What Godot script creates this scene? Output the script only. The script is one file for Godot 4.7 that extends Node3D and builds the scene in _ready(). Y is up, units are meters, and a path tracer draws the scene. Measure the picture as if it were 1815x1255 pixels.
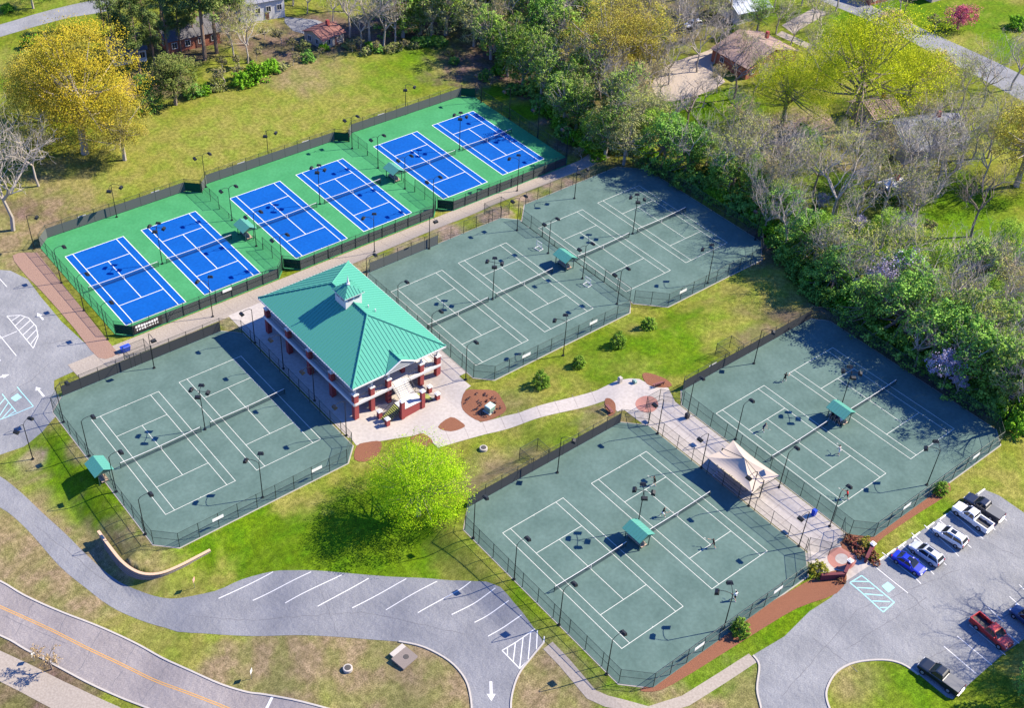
extends Node3D
# ---- camera solved from the court lines of the photograph (pixels are those of the 1815 x 1255 photograph)
const CAM_Y := 125.8525
const FOCAL := 2154.45
const PITCH := 0.701484
const ROLL := -0.070348
const TURN := -0.730709
var cam_r: Vector3
var cam_u: Vector3
var cam_f: Vector3
var rng := RandomNumberGenerator.new()
var noise := FastNoiseLite.new()
var noise2 := FastNoiseLite.new()
var used := {}
var mats := {}

func to_frame(v: Vector3) -> Vector3:
	var c := cos(TURN); var s := sin(TURN)
	return Vector3(c * v.x + s * v.z, v.y, -s * v.x + c * v.z)

func setup_camera():
	var cp := cos(PITCH); var sp := sin(PITCH)
	var r := Vector3(1, 0, 0); var u := Vector3(0, cp, -sp); var f := Vector3(0, -sp, -cp)
	var c := cos(ROLL); var s := sin(ROLL)
	cam_r = to_frame(r * c - u * s); cam_u = to_frame(r * s + u * c); cam_f = to_frame(f)
	var cam := Camera3D.new(); cam.name = "camera"
	cam.transform = Transform3D(Basis(cam_r, cam_u, -cam_f), Vector3(0, CAM_Y, 0))
	cam.fov = rad_to_deg(2.0 * atan(627.5 / FOCAL)); cam.near = 1.0; cam.far = 3000.0
	add_child(cam); cam.current = true

func px(u: float, v: float, y: float) -> Vector3:   # where the ray through a photo pixel meets height y
	var d := cam_r * (u - 907.5) - cam_u * (v - 627.5) + cam_f * FOCAL
	return Vector3(0, CAM_Y, 0) + d * ((y - CAM_Y) / d.y)

# ---- terrain -----------------------------------------------------------
const PADS := [[52.7, 84.0, -188.6, -154.3, -4.12], [85.0, 118.2, -188.6, -154.3, -4.12], [118.2, 151.4, -189.2, -154.0, -4.12],
	[92.4, 126.8, -144.6, -109.5, -2.10], [126.8, 159.4, -145.5, -106.8, -2.07], [37.0, 69.4, -147.0, -109.1, -3.75],
	[70.6, 105.6, -89.0, -52.1, 0.0], [112.6, 148.1, -88.2, -50.8, 0.56]]
const CTRL := [[0, 560, -4.3], [60, 700, -4.4], [0, 850, -5.0], [120, 960, -5.8], [250, 1055, -6.0], [400, 1085, -4.4], [600, 1070, -3.0], [800, 1080, -1.6], [940, 1150, -0.8],
	[860, 1250, -1.2], [0, 1100, -6.3], [200, 1160, -5.6], [400, 1240, -4.2], [600, 1200, -2.8], [1000, 1230, -0.8], [1250, 1250, -0.4], [1400, 1150, 0.0], [1600, 1050, 0.45], [1750, 950, 0.7],
	[1800, 1200, 0.6], [1700, 1255, 0.4], [680, 930, -2.4], [850, 790, -2.5], [1000, 735, -1.0], [1140, 715, 0.25], [1000, 660, -1.4], [1400, 540, -1.0], [1550, 480, -0.5], [1750, 600, 0.8],
	[1750, 400, 0.5], [1500, 250, 0.0], [1300, 180, -1.0], [1150, 250, -2.0], [1050, 250, -3.0], [900, 120, -4.0], [700, 110, -4.4], [500, 200, -4.4], [300, 250, -4.3], [100, 350, -4.3],
	[300, 50, -3.6], [600, 0, -4.0], [1000, 0, -2.0], [1400, 0, 0.6], [1800, 50, 1.4], [1800, 300, 1.0], [0, 0, -4.0], [700, 740, -3.6], [560, 720, -3.6], [640, 790, -3.5], [800, 740, -2.9], [0, 1240, -6.0]]
const WALL_PX := [[175, 941], [193, 965.5], [215.7, 993.8], [238.4, 1010.8], [261, 1017.6], [287.6, 1015.4], [318, 1003.3], [348, 988], [372.7, 975]]
const WALL_Y := -3.95
var ctrl_p: PackedVector3Array
var wall_line: PackedVector2Array
var terrace: PackedVector2Array
var xs: PackedFloat32Array
var zs: PackedFloat32Array
var hh: PackedFloat32Array

func raw_h(x: float, z: float) -> float:
	var sw := 0.0; var sh := 0.0
	for c in ctrl_p:
		var d := (c.x - x) * (c.x - x) + (c.z - z) * (c.z - z) + 30.0
		var w := 1.0 / (d * d)
		sw += w; sh += w * c.y
	return sh / sw

func terr(x: float, z: float) -> float:
	var h := raw_h(x, z)
	if x > 28 and x < 66 and z > -112 and z < -88:
		var best := 1e9
		var p := Vector2(x, z)
		for i in wall_line.size() - 1:
			best = min(best, p.distance_to(Geometry2D.get_closest_point_to_segment(p, wall_line[i], wall_line[i + 1])))
		if Geometry2D.is_point_in_polygon(p, terrace):
			h = lerp(h, WALL_Y, smoothstep(0.05, 0.45, best))
	var top := 0.0; var sw := 0.0; var sy := 0.0
	for q in PADS:
		var dx: float = max(max(q[0] - x, x - q[1]), 0.0)
		var dz: float = max(max(q[2] - z, z - q[3]), 0.0)
		if dx > 7.0 or dz > 7.0: continue
		var w: float = 1.0 - smoothstep(0.9, 6.5, sqrt(dx * dx + dz * dz))
		if w <= 0.0: continue
		top = max(top, w); sw += w * w * w; sy += w * w * w * (q[4] - 0.06)
	if top > 0.0: h = lerp(h, sy / sw, top)
	return h

func steps(list: Array) -> PackedFloat32Array:   # [[from, to, step], ...]
	var out := PackedFloat32Array()
	for s in list:
		var n := int(round((s[1] - s[0]) / s[2]))
		for i in n: out.append(lerp(float(s[0]), float(s[1]), float(i) / n))
	out.append(list[-1][1])
	return out

func make_terrain():
	for c in CTRL:
		var p := px(c[0], c[1], c[2]); ctrl_p.append(p)
	for w in WALL_PX:
		var p := px(w[0], w[1], WALL_Y + 0.1); wall_line.append(Vector2(p.x, p.z))
	terrace = wall_line.duplicate()
	terrace.append(Vector2(56, -108)); terrace.append(Vector2(36, -108))
	xs = steps([[-700, -100, 60], [-100, 0, 10], [0, 31, 1.6], [31, 56, 0.5], [56, 172, 0.8], [172, 320, 2.0], [320, 440, 10], [440, 1000, 70]])
	zs = steps([[-1000, -400, 60], [-400, -300, 10], [-300, -200, 1.6], [-200, -110, 0.8], [-110, -94, 0.5], [-94, -20, 0.8], [-20, 20, 4], [20, 500, 60]])
	hh.resize(xs.size() * zs.size())
	for j in zs.size():
		for i in xs.size():
			hh[j * xs.size() + i] = terr(xs[i], zs[j])

func cell(a: PackedFloat32Array, v: float) -> int:
	return clampi(a.bsearch(v, false) - 1, 0, a.size() - 2)

func T(x: float, z: float) -> float:     # height of the ground mesh
	var i := cell(xs, x); var j := cell(zs, z); var n := xs.size()
	var fx := (x - xs[i]) / (xs[i + 1] - xs[i]); var fz := (z - zs[j]) / (zs[j + 1] - zs[j])
	var h00 := hh[j * n + i]; var h10 := hh[j * n + i + 1]; var h01 := hh[(j + 1) * n + i]; var h11 := hh[(j + 1) * n + i + 1]
	if fx + fz <= 1.0: return h00 + (h10 - h00) * fx + (h01 - h00) * fz
	return h11 + (h01 - h11) * (1.0 - fx) + (h10 - h11) * (1.0 - fz)

func gp(u: float, v: float) -> Vector3:   # ground point seen at a photo pixel
	var y := -2.0
	var p := Vector3.ZERO
	for k in 14:
		p = px(u, v, y)
		y = lerp(y, T(p.x, p.z), 0.8)
	p.y = T(p.x, p.z)
	return p

func gpoly(list: Array) -> PackedVector2Array:
	var out := PackedVector2Array()
	for q in list:
		var p := gp(q[0], q[1]); out.append(Vector2(p.x, p.z))
	return out

func curve(p: PackedVector2Array, n := 4, closed := false) -> PackedVector2Array:   # Catmull-Rom
	var out := PackedVector2Array(); var m := p.size()
	for i in (m if closed else m - 1):
		var a: Vector2 = p[(i - 1 + m) % m] if closed else p[max(i - 1, 0)]
		var b := p[i]; var c := p[(i + 1) % m]
		var d: Vector2 = p[(i + 2) % m] if closed else p[min(i + 2, m - 1)]
		for k in n: out.append(b.cubic_interpolate(c, a, d, float(k) / n))
	if not closed: out.append(p[m - 1])
	return out

# ---- naming and building helpers ---------------------------------------
func numbered(n: String) -> String:
	if not used.has(n):
		used[n] = 0
		return n
	used[n] += 1
	return "%s_%03d" % [n, used[n]]

func tag(o: Node, label: String, category: String, group := ""):
	o.set_meta("label", label); o.set_meta("category", category)
	if group: o.set_meta("group", group)

func thing(called: String, label: String, category: String, at := Vector3.ZERO, turn := 0.0, group := "") -> Node3D:
	var o := Node3D.new(); o.name = numbered(called); add_child(o)
	o.position = at; o.rotation.y = turn
	tag(o, label, category, group)
	return o

func dup(src: Node3D, at: Vector3, turn: float, label := "", group := "") -> Node3D:
	var o: Node3D = src.duplicate()
	o.name = numbered(String(src.name).rstrip("0123456789").trim_suffix("_")); add_child(o)
	o.position = at; o.rotation.y = turn
	if label: o.set_meta("label", label)
	if group: o.set_meta("group", group)
	return o

func put(mesh: Mesh, called: String, m: Material, parent: Node, xf := Transform3D.IDENTITY) -> MeshInstance3D:
	var o := MeshInstance3D.new(); o.mesh = mesh; o.material_override = m
	o.transform = xf
	if parent == self:
		o.name = numbered(called); add_child(o)
	else:
		o.name = called; parent.add_child(o, true)
	return o

func st_new() -> SurfaceTool:
	var st := SurfaceTool.new(); st.begin(Mesh.PRIMITIVE_TRIANGLES); st.set_smooth_group(-1)
	return st

func done(st: SurfaceTool, called: String, m: Material, parent: Node, xf := Transform3D.IDENTITY) -> MeshInstance3D:
	st.generate_normals()
	return put(st.commit(), called, m, parent, xf)

func mesh_of(st: SurfaceTool) -> ArrayMesh:
	st.generate_normals()
	return st.commit()

func structure(o: Node, called := ""):
	o.set_meta("kind", "structure")
	return o

func tri(st: SurfaceTool, a: Vector3, b: Vector3, c: Vector3):
	st.add_vertex(a); st.add_vertex(b); st.add_vertex(c)

func quad(st: SurfaceTool, a: Vector3, b: Vector3, c: Vector3, d: Vector3):   # clockwise seen from the front
	tri(st, a, b, c); tri(st, a, c, d)

func hexa(st: SurfaceTool, p: Array):   # 0..3 bottom ring, 4..7 top ring (same order; seen from above anticlockwise x+ first)
	quad(st, p[0], p[4], p[5], p[1]); quad(st, p[1], p[5], p[6], p[2]); quad(st, p[2], p[6], p[7], p[3]); quad(st, p[3], p[7], p[4], p[0])
	quad(st, p[4], p[7], p[6], p[5]); quad(st, p[0], p[1], p[2], p[3])

func box(st: SurfaceTool, c: Vector3, s: Vector3, b := Basis.IDENTITY):
	var h := s * 0.5
	var p := []
	for y in [-h.y, h.y]:
		for q in [[h.x, h.z], [h.x, -h.z], [-h.x, -h.z], [-h.x, h.z]]:
			p.append(c + b * Vector3(q[0], y, q[1]))
	hexa(st, p)

func frustum(st: SurfaceTool, y0: float, y1: float, a: Vector2, b: Vector2, c := Vector3.ZERO, ca := Vector2.ZERO):
	# box whose bottom half size is a, top half size b; top shifted by ca
	var p := []
	for k in 2:
		var h: Vector2 = [a, b][k]; var y: float = [y0, y1][k]; var o: Vector2 = Vector2.ZERO if k == 0 else ca
		for q in [[1, 1], [1, -1], [-1, -1], [-1, 1]]:
			p.append(c + Vector3(q[0] * h.x + o.x, y, q[1] * h.y + o.y))
	hexa(st, p)

func tube(st: SurfaceTool, a: Vector3, b: Vector3, r0: float, r1: float, n := 6, caps := true):
	var d := (b - a).normalized()
	var s := d.cross(Vector3.UP if abs(d.y) < 0.95 else Vector3.RIGHT).normalized()
	var t := s.cross(d)
	for i in n:
		var u := TAU * i / n; var v := TAU * (i + 1) / n
		var e := s * cos(u) + t * sin(u); var f := s * cos(v) + t * sin(v)
		quad(st, a + e * r0, a + f * r0, b + f * r1, b + e * r1)
		if caps:
			tri(st, b, b + e * r1, b + f * r1)
			tri(st, a, a + f * r0, a + e * r0)

func path_tube(st: SurfaceTool, pts: Array, r: float, n := 6):
	for i in pts.size() - 1: tube(st, pts[i], pts[i + 1], r, r, n)

func lathe(st: SurfaceTool, prof: Array, n: int, c := Vector3.ZERO):   # [[radius, y], ...] upwards
	for i in n:
		var u := TAU * i / n; var v := TAU * (i + 1) / n
		var e := Vector3(cos(u), 0, sin(u)); var f := Vector3(cos(v), 0, sin(v))
		for k in prof.size() - 1:
			var a: Array = prof[k]; var b: Array = prof[k + 1]
			quad(st, c + e * a[0] + Vector3.UP * a[1], c + e * b[0] + Vector3.UP * b[1], c + f * b[0] + Vector3.UP * b[1], c + f * a[0] + Vector3.UP * a[1])

func extrude(st: SurfaceTool, poly: PackedVector2Array, y0: float, y1: float):   # flat slab in x/z
	var idx := Geometry2D.triangulate_polygon(poly)
	for k in range(0, idx.size(), 3):
		var a := poly[idx[k]]; var b := poly[idx[k + 1]]; var c := poly[idx[k + 2]]
		if (b - a).cross(c - a) < 0: var t := b; b = c; c = t
		tri(st, Vector3(a.x, y1, a.y), Vector3(b.x, y1, b.y), Vector3(c.x, y1, c.y))
	var flip := Geometry2D.is_polygon_clockwise(poly)
	for i in poly.size():
		var a := poly[i]; var b := poly[(i + 1) % poly.size()]
		if flip: var t := a; a = b; b = t
		quad(st, Vector3(a.x, y0, a.y), Vector3(a.x, y1, a.y), Vector3(b.x, y1, b.y), Vector3(b.x, y0, b.y))

# ---- materials ---------------------------------------------------------
func lin(r: float, g: float, b: float) -> Color: return Color(r, g, b).linear_to_srgb()

func mat(key: String, c: Color, rough := 0.85, metal := 0.0, alpha := 1.0) -> StandardMaterial3D:
	if mats.has(key): return mats[key]
	var m := StandardMaterial3D.new(); m.albedo_color = c; m.roughness = rough; m.metallic = metal
	m.cull_mode = BaseMaterial3D.CULL_DISABLED
	if rough > 0.72: m.metallic_specular = 0.22
	if alpha < 1.0:
		m.transparency = BaseMaterial3D.TRANSPARENCY_ALPHA; m.albedo_color.a = alpha
	mats[key] = m
	return m

func noise_tex(seed_: int, freq: float, lo: Color, hi: Color, mid := Color(-1, 0, 0), size := 512, oct := 4) -> NoiseTexture2D:
	var n := FastNoiseLite.new(); n.seed = seed_; n.frequency = freq; n.fractal_octaves = oct; n.noise_type = FastNoiseLite.TYPE_SIMPLEX_SMOOTH
	var t := NoiseTexture2D.new(); t.noise = n; t.width = size; t.height = size; t.seamless = true
	var g := Gradient.new(); g.set_color(0, lo); g.set_color(1, hi)
	if mid.r >= 0: g.add_point(0.5, mid)
	t.color_ramp = g
	return t

func grainy(key: String, lo: Color, hi: Color, metres: float, rough := 0.9, bump := 0.0, seed_ := 1, freq := 0.03, oct := 5) -> StandardMaterial3D:
	if mats.has(key): return mats[key]
	var m := mat(key, Color.WHITE, rough)
	m.albedo_texture = noise_tex(seed_, freq, lo, hi, Color(-1, 0, 0), 1024 if metres > 8.0 else 512, oct)
	m.uv1_triplanar = true; m.uv1_world_triplanar = true; m.uv1_scale = Vector3.ONE / metres
	if bump > 0:
		var n := FastNoiseLite.new(); n.seed = seed_ + 7; n.frequency = 0.08; n.fractal_octaves = 4
		var t := NoiseTexture2D.new(); t.noise = n; t.width = 512; t.height = 512; t.seamless = true; t.as_normal_map = true; t.bump_strength = bump
		m.normal_enabled = true; m.normal_texture = t
	return m

func layer2(m: StandardMaterial3D, metres: float, lo: float, seed_: int, freq := 0.05, oct := 5) -> StandardMaterial3D:
	# a second, finer or coarser pattern so that repeats do not show
	m.detail_enabled = true; m.detail_blend_mode = BaseMaterial3D.BLEND_MODE_MUL; m.detail_uv_layer = BaseMaterial3D.DETAIL_UV_2
	m.uv2_triplanar = true; m.uv2_world_triplanar = true; m.uv2_scale = Vector3.ONE / metres
	m.detail_albedo = noise_tex(seed_, freq, Color(lo, lo, lo), Color.WHITE, Color(-1, 0, 0), 512, oct)
	return m
# ---- ground ------------------------------------------------------------
const BLOBS := [[520, 78, 9, "litter", 0.9], [560, 62, 10, "litter", 0.8], [610, 55, 12, "litter", 0.9], [680, 62, 12, "litter", 0.9], [740, 50, 12, "litter", 0.9], [480, 60, 9, "dry", 0.7],[330, 600, 3.5, "sand", 0.8], [420, 565, 3.5, "sand", 0.8], [660, 470, 4, "sand", 0.8], [730, 440, 4, "sand", 0.8], [800, 412, 4, "sand", 0.8], [870, 382, 4, "sand", 0.8], [940, 355, 4, "sand", 0.8], [1000, 330, 4, "sand", 0.8], [1050, 312, 3, "dry", 0.8],   # [u, v, radius in metres, kind, strength]: what covers the ground there
	[30, 400, 11, "litter", 0.9], [60, 370, 9, "litter", 0.8], [0, 440, 14, "dry", 1.0], [120, 330, 12, "dry", 0.7], [200, 300, 12, "olive", 0.5],
	[300, 280, 16, "olive", 0.7], [450, 230, 18, "olive", 0.8], [600, 170, 16, "olive", 0.8], [700, 130, 14, "lush", 0.5], [760, 100, 9, "lush", 0.8], [560, 120, 12, "dry", 0.5], [500, 130, 9, "dry", 0.6],
	[830, 110, 12, "litter", 1.0], [880, 150, 9, "litter", 1.0], [920, 140, 10, "litter", 0.9], [960, 200, 6, "litter", 0.9], [1010, 255, 5, "litter", 0.8], [880, 165, 5, "lush", 1.0], [930, 200, 5, "lush", 1.0], [900, 60, 16, "litter", 0.9],
	[420, 60, 9, "dry", 0.8], [330, 70, 12, "litter", 0.9], [270, 150, 8, "litter", 0.9], [480, 90, 8, "litter", 0.7], [100, 20, 14, "lush", 0.4], [20, 130, 12, "lush", 0.7],
	[1040, 300, 8, "litter", 0.4], [1120, 200, 14, "litter", 0.7], [1060, 110, 18, "litter", 0.7], [1190, 200, 9, "lush", 1.0], [1240, 210, 9, "lush", 1.0], [1300, 190, 9, "lush", 0.9],
	[1180, 20, 22, "litter", 0.7], [1380, 250, 12, "sand", 0.8], [1430, 220, 8, "sand", 0.9], [1450, 330, 18, "litter", 0.6], [1600, 330, 16, "litter", 0.7], [1540, 290, 12, "dry", 0.6],
	[1340, 450, 8, "litter", 0.9], [1400, 420, 12, "litter", 0.5], [1700, 360, 12, "lush", 1.0], [1760, 430, 14, "lush", 0.9], [1660, 400, 10, "lush", 0.5], [1790, 500, 10, "dry", 0.6], [1680, 500, 12, "litter", 0.5],
	[1560, 560, 14, "litter", 0.6], [1400, 560, 12, "litter", 0.5], [1420, 570, 7, "litter", 0.6], [1600, 640, 10, "litter", 0.8], [1700, 700, 8, "litter", 0.8],
	[1340, 500, 9, "olive", 0.8], [1250, 590, 9, "lush", 0.8], [1180, 620, 8, "lush", 0.9], [1100, 640, 10, "lush", 0.6], [1310, 600, 8, "olive", 0.8], [1360, 600, 5, "dry", 0.9], [960, 700, 8, "olive", 0.6], [900, 720, 5, "dry", 0.4],
	[1000, 770, 7, "lush", 0.6], [930, 790, 6, "olive", 0.6], [900, 830, 7, "dry", 0.6], [1060, 740, 5, "dry", 0.8], [860, 850, 5, "dry", 0.7],
	[60, 790, 7, "dry", 0.5], [120, 830, 9, "lush", 1.0], [180, 890, 9, "lush", 1.0], [230, 970, 6, "lush", 1.0], [330, 980, 7, "lush", 1.0], [440, 930, 8, "lush", 1.0], [520, 980, 12, "lush", 0.9], [640, 960, 14, "lush", 1.0], [150, 800, 3, "dry", 0.7], [60, 815, 2, "sand", 0.8],
	[760, 990, 9, "lush", 0.9], [840, 1000, 7, "olive", 0.7], [940, 1060, 6, "lush", 0.8], [1040, 1170, 7, "lush", 0.9], [1120, 1230, 6, "lush", 0.9],
	[300, 1040, 6, "olive", 0.9], [130, 1000, 8, "dry", 0.4], [60, 990, 12, "dry", 1.0], [20, 955, 11, "dry", 1.0], [150, 1058, 12, "dry", 1.0], [230, 1110, 9, "dry", 0.7], [300, 1140, 12, "olive", 0.8], [440, 1170, 12, "olive", 0.9], [560, 1140, 9, "lush", 0.4], [480, 1200, 9, "dry", 1.0], [600, 1190, 10, "dry", 0.9], [720, 1210, 12, "dry", 1.0], [780, 1190, 8, "dry", 0.9], [660, 1240, 10, "dry", 0.8],
	[960, 1220, 10, "dry", 1.0], [930, 1180, 5, "dry", 1.0], [1240, 1240, 9, "dry", 0.9], [1290, 1210, 8, "dry", 0.9], [1300, 1130, 6, "lush", 0.9], [1390, 1090, 5, "lush", 1.0], [1240, 1190, 5, "lush", 0.9],
	[1600, 950, 5, "olive", 0.5], [1700, 870, 6, "olive", 0.8], [1790, 860, 8, "olive", 1.0], [1650, 910, 4, "lush", 0.7], [1540, 1220, 8, "olive", 0.9], [1600, 1240, 6, "lush", 0.8], [1510, 1210, 4, "dry", 0.5], [1740, 1240, 9, "lush", 0.6],
	[0, 1180, 8, "litter", 0.8], [120, 1190, 6, "litter", 0.8], [20, 1250, 6, "litter", 0.7], [1650, 20, 14, "lush", 1.0], [1740, 60, 12, "lush", 1.0], [1790, 30, 10, "lush", 0.9], [1560, 20, 12, "lush", 1.0], [1700, 75, 7, "olive", 0.9], [1420, 30, 12, "lush", 0.6], [40, 110, 7, "olive", 0.9], [1600, 420, 10, "lush", 0.9], [1560, 350, 8, "lush", 0.8], [1500, 400, 8, "lush", 0.8], [1660, 470, 10, "lush", 0.9], [1450, 330, 8, "lush", 0.7], [1720, 520, 10, "lush", 0.8]]
const KINDS := {"grass": [0.165, 0.200, 0.018], "lush": [0.110, 0.205, 0.006], "olive": [0.238, 0.250, 0.052], "dry": [0.245, 0.205, 0.105], "litter": [0.155, 0.115, 0.085], "sand": [0.34, 0.26, 0.20]}
var blob_p := []

func ground_color(x: float, z: float) -> Color:
	var k: Array = KINDS["grass"]
	var c := Vector3(k[0], k[1], k[2])
	var n := noise.get_noise_2d(x * 3.0, z * 3.0)
	var n2 := noise2.get_noise_2d(x, z)
	var o: Array = KINDS["olive"]
	c = c.lerp(Vector3(o[0], o[1], o[2]), clamp(0.35 + n * 1.2, 0.0, 1.0))
	var n3 := noise.get_noise_2d(x * 9.0 + 300.0, z * 9.0)
	for b in blob_p:
		var dx: float = b[0] - x; var dz: float = b[1] - z; var r: float = b[2]
		if abs(dx) > r * 1.7 or abs(dz) > r * 1.7: continue
		var d := sqrt(dx * dx + dz * dz) / r + n * 0.55 + n2 * 0.25
		var w: float = (1.0 - smoothstep(0.55, 1.15, d)) * b[4]
		if w > 0: c = c.lerp(b[3], w)
	if n3 > 0.08: c = c.lerp(Vector3(c.x * 1.22, c.y * 1.02, c.z * 1.6), clamp((n3 - 0.08) * 3.0, 0.0, 0.42))
	elif n3 < -0.08: c = c.lerp(Vector3(c.x * 0.72, c.y * 1.02, c.z * 0.5), clamp((-n3 - 0.08) * 3.0, 0.0, 0.42))
	c *= 1.0 + n2 * 0.26
	return Color(c.x, c.y, c.z)

func make_ground():
	for b in BLOBS:
		var p := gp(b[0], b[1]); var k: Array = KINDS[b[3]]
		blob_p.append([p.x, p.z, float(b[2]), Vector3(k[0], k[1], k[2]), float(b[4])])
	var n := xs.size(); var m := zs.size()
	var v := PackedVector3Array(); var c := PackedColorArray(); var nn := PackedVector3Array(); var idx := PackedInt32Array()
	for j in m:
		for i in n:
			v.append(Vector3(xs[i], hh[j * n + i], zs[j])); c.append(ground_color(xs[i], zs[j]))
			var i0: int = max(i - 1, 0); var i1: int = min(i + 1, n - 1); var j0: int = max(j - 1, 0); var j1: int = min(j + 1, m - 1)
			nn.append(Vector3(-(hh[j * n + i1] - hh[j * n + i0]) / (xs[i1] - xs[i0]), 1.0, -(hh[j1 * n + i] - hh[j0 * n + i]) / (zs[j1] - zs[j0])).normalized())
	for j in m - 1:
		for i in n - 1:
			var a := j * n + i
			idx.append_array([a, a + 1, a + n, a + 1, a + n + 1, a + n])
	var arr := []; arr.resize(Mesh.ARRAY_MAX)
	arr[Mesh.ARRAY_VERTEX] = v; arr[Mesh.ARRAY_NORMAL] = nn; arr[Mesh.ARRAY_COLOR] = c; arr[Mesh.ARRAY_INDEX] = idx
	var me := ArrayMesh.new(); me.add_surface_from_arrays(Mesh.PRIMITIVE_TRIANGLES, arr)
	var mt := grainy("turf", Color(0.66, 0.68, 0.60), Color(1.0, 1.0, 0.98), 53.0, 1.0, 0.0, 11, 0.05, 6)
	mt.vertex_color_use_as_albedo = true
	layer2(mt, 6.7, 0.55, 36, 0.05, 5)
	mt.albedo_color = Color(1.27, 1.25, 1.27)
	mt.uv1_world_triplanar = true
	structure(put(me, "ground", mt, self))

func drape(poly: PackedVector2Array, lift: float, called: String, m: Material, parent: Node = self) -> MeshInstance3D:
	# a sheet that follows the ground mesh, cut along its triangles
	var lo := Vector2(1e9, 1e9); var hi := -lo
	for p in poly: lo = lo.min(p); hi = hi.max(p)
	var st := st_new(); var n := xs.size()
	var i0 := cell(xs, lo.x); var i1 := cell(xs, hi.x); var j0 := cell(zs, lo.y); var j1 := cell(zs, hi.y)
	var wide := i1 - i0 + 2
	var inside := PackedByteArray(); inside.resize(wide * (j1 - j0 + 2))
	for j in range(j0, j1 + 2):
		for i in range(i0, i1 + 2):
			inside[(j - j0) * wide + i - i0] = 1 if Geometry2D.is_point_in_polygon(Vector2(xs[i], zs[j]), poly) else 0
	var edge := {}
	for k in poly.size():     # cells that the outline passes through
		var a := poly[k]; var b := poly[(k + 1) % poly.size()]
		var steps_n := int(a.distance_to(b) / 0.2) + 1
		for s in steps_n + 1:
			var p := a.lerp(b, float(s) / steps_n); edge[Vector2i(cell(xs, p.x), cell(zs, p.y))] = true
	for j in range(j0, j1 + 1):
		for i in range(i0, i1 + 1):
			var at := (j - j0) * wide + i - i0
			var k := inside[at] + inside[at + 1] + inside[at + wide] + inside[at + wide + 1]
			var on := edge.has(Vector2i(i, j))
			if k == 0 and not on: continue
			var a := Vector2(xs[i], zs[j]); var b := Vector2(xs[i + 1], zs[j]); var c := Vector2(xs[i], zs[j + 1]); var d := Vector2(xs[i + 1], zs[j + 1])
			for t in [[a, b, c], [b, d, c]]:
				if k == 4 and not on:
					for p in t: st.add_vertex(Vector3(p.x, T(p.x, p.y) + lift, p.y))
					continue
				for piece in Geometry2D.intersect_polygons(PackedVector2Array(t), poly):
					if Geometry2D.is_polygon_clockwise(piece): piece.reverse()
					var idx := Geometry2D.triangulate_polygon(piece)
					var h0 := hh[j * n + i]
					for q in range(0, idx.size(), 3):
						var e: Array = [piece[idx[q]], piece[idx[q + 1]], piece[idx[q + 2]]]
						if (e[1] - e[0]).cross(e[2] - e[0]) < 0: e.reverse()
						for p in e: st.add_vertex(Vector3(p.x, T(p.x, p.y) + lift, p.y))
	st.set_smooth_group(0)
	return done(st, called, m, parent)

func stripe(a: Vector3, b: Vector3, w: float, lift: float, called: String, m: Material, parent: Node) -> MeshInstance3D:
	# a painted line that follows the ground
	var st := st_new()
	var d := Vector2(b.x - a.x, b.z - a.z); var n := int(d.length() / 0.6) + 1
	var s := d.normalized().orthogonal() * w * 0.5
	for i in n:
		var p := Vector2(a.x, a.z) + d * i / n; var q := Vector2(a.x, a.z) + d * (i + 1) / n
		var c := [p + s, p - s, q - s, q + s]
		var e := []
		for k in c: e.append(Vector3(k.x, T(k.x, k.y) + lift, k.y))
		quad(st, e[3], e[2], e[1], e[0])
	return done(st, called, m, parent)

func ribbon(line: PackedVector2Array, w: float, h: float, called: String, m: Material, parent: Node = self, lift := 0.0) -> MeshInstance3D:
	# a kerb or a low wall swept along a line on the ground
	var st := st_new(); var rows := []
	for i in line.size():
		var d := (line[min(i + 1, line.size() - 1)] - line[max(i - 1, 0)]).normalized().orthogonal() * w * 0.5
		var p := line[i]; var y := T(p.x, p.y) + lift
		rows.append([Vector3(p.x + d.x, y - 0.25, p.y + d.y), Vector3(p.x + d.x, y + h, p.y + d.y), Vector3(p.x - d.x, y + h, p.y - d.y), Vector3(p.x - d.x, y - 0.25, p.y - d.y)])
	for i in rows.size() - 1:
		for k in 3: quad(st, rows[i][k], rows[i][k + 1], rows[i + 1][k + 1], rows[i + 1][k])
	for r in [rows[0], rows[-1]]: quad(st, r[0], r[1], r[2], r[3])
	return done(st, called, m, parent)

func strip_poly(line: PackedVector2Array, w: float) -> PackedVector2Array:
	var a := PackedVector2Array(); var b := PackedVector2Array()
	for i in line.size():
		var d := (line[min(i + 1, line.size() - 1)] - line[max(i - 1, 0)]).normalized().orthogonal() * w * 0.5
		a.append(line[i] + d); b.append(line[i] - d)
	b.reverse(); a.append_array(b)
	return a

# ---- courts ------------------------------------------------------------
const COURTS := [["A", 60.60, -169.49, 0], ["B", 75.05, -169.47, 0], ["C", 93.34, -169.67, 1], ["D", 108.01, -169.82, 1], ["E", 126.69, -170.22, 2], ["F", 141.76, -170.50, 2],
	["G", 100.03, -125.85, 3], ["H", 114.61, -125.90, 3], ["I", 133.47, -126.04, 4], ["J", 148.44, -126.07, 4], ["K", 46.34, -127.51, 5], ["L", 60.83, -127.57, 5],
	["M", 79.92, -70.50, 6], ["N", 96.00, -70.21, 6], ["O", 120.99, -69.41, 7], ["P", 137.44, -69.04, 7]]
const PAD_CUT := [2.2, 2.2, 2.2, 2.4, 4.2, 2.6, 3.0, 2.4]

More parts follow.
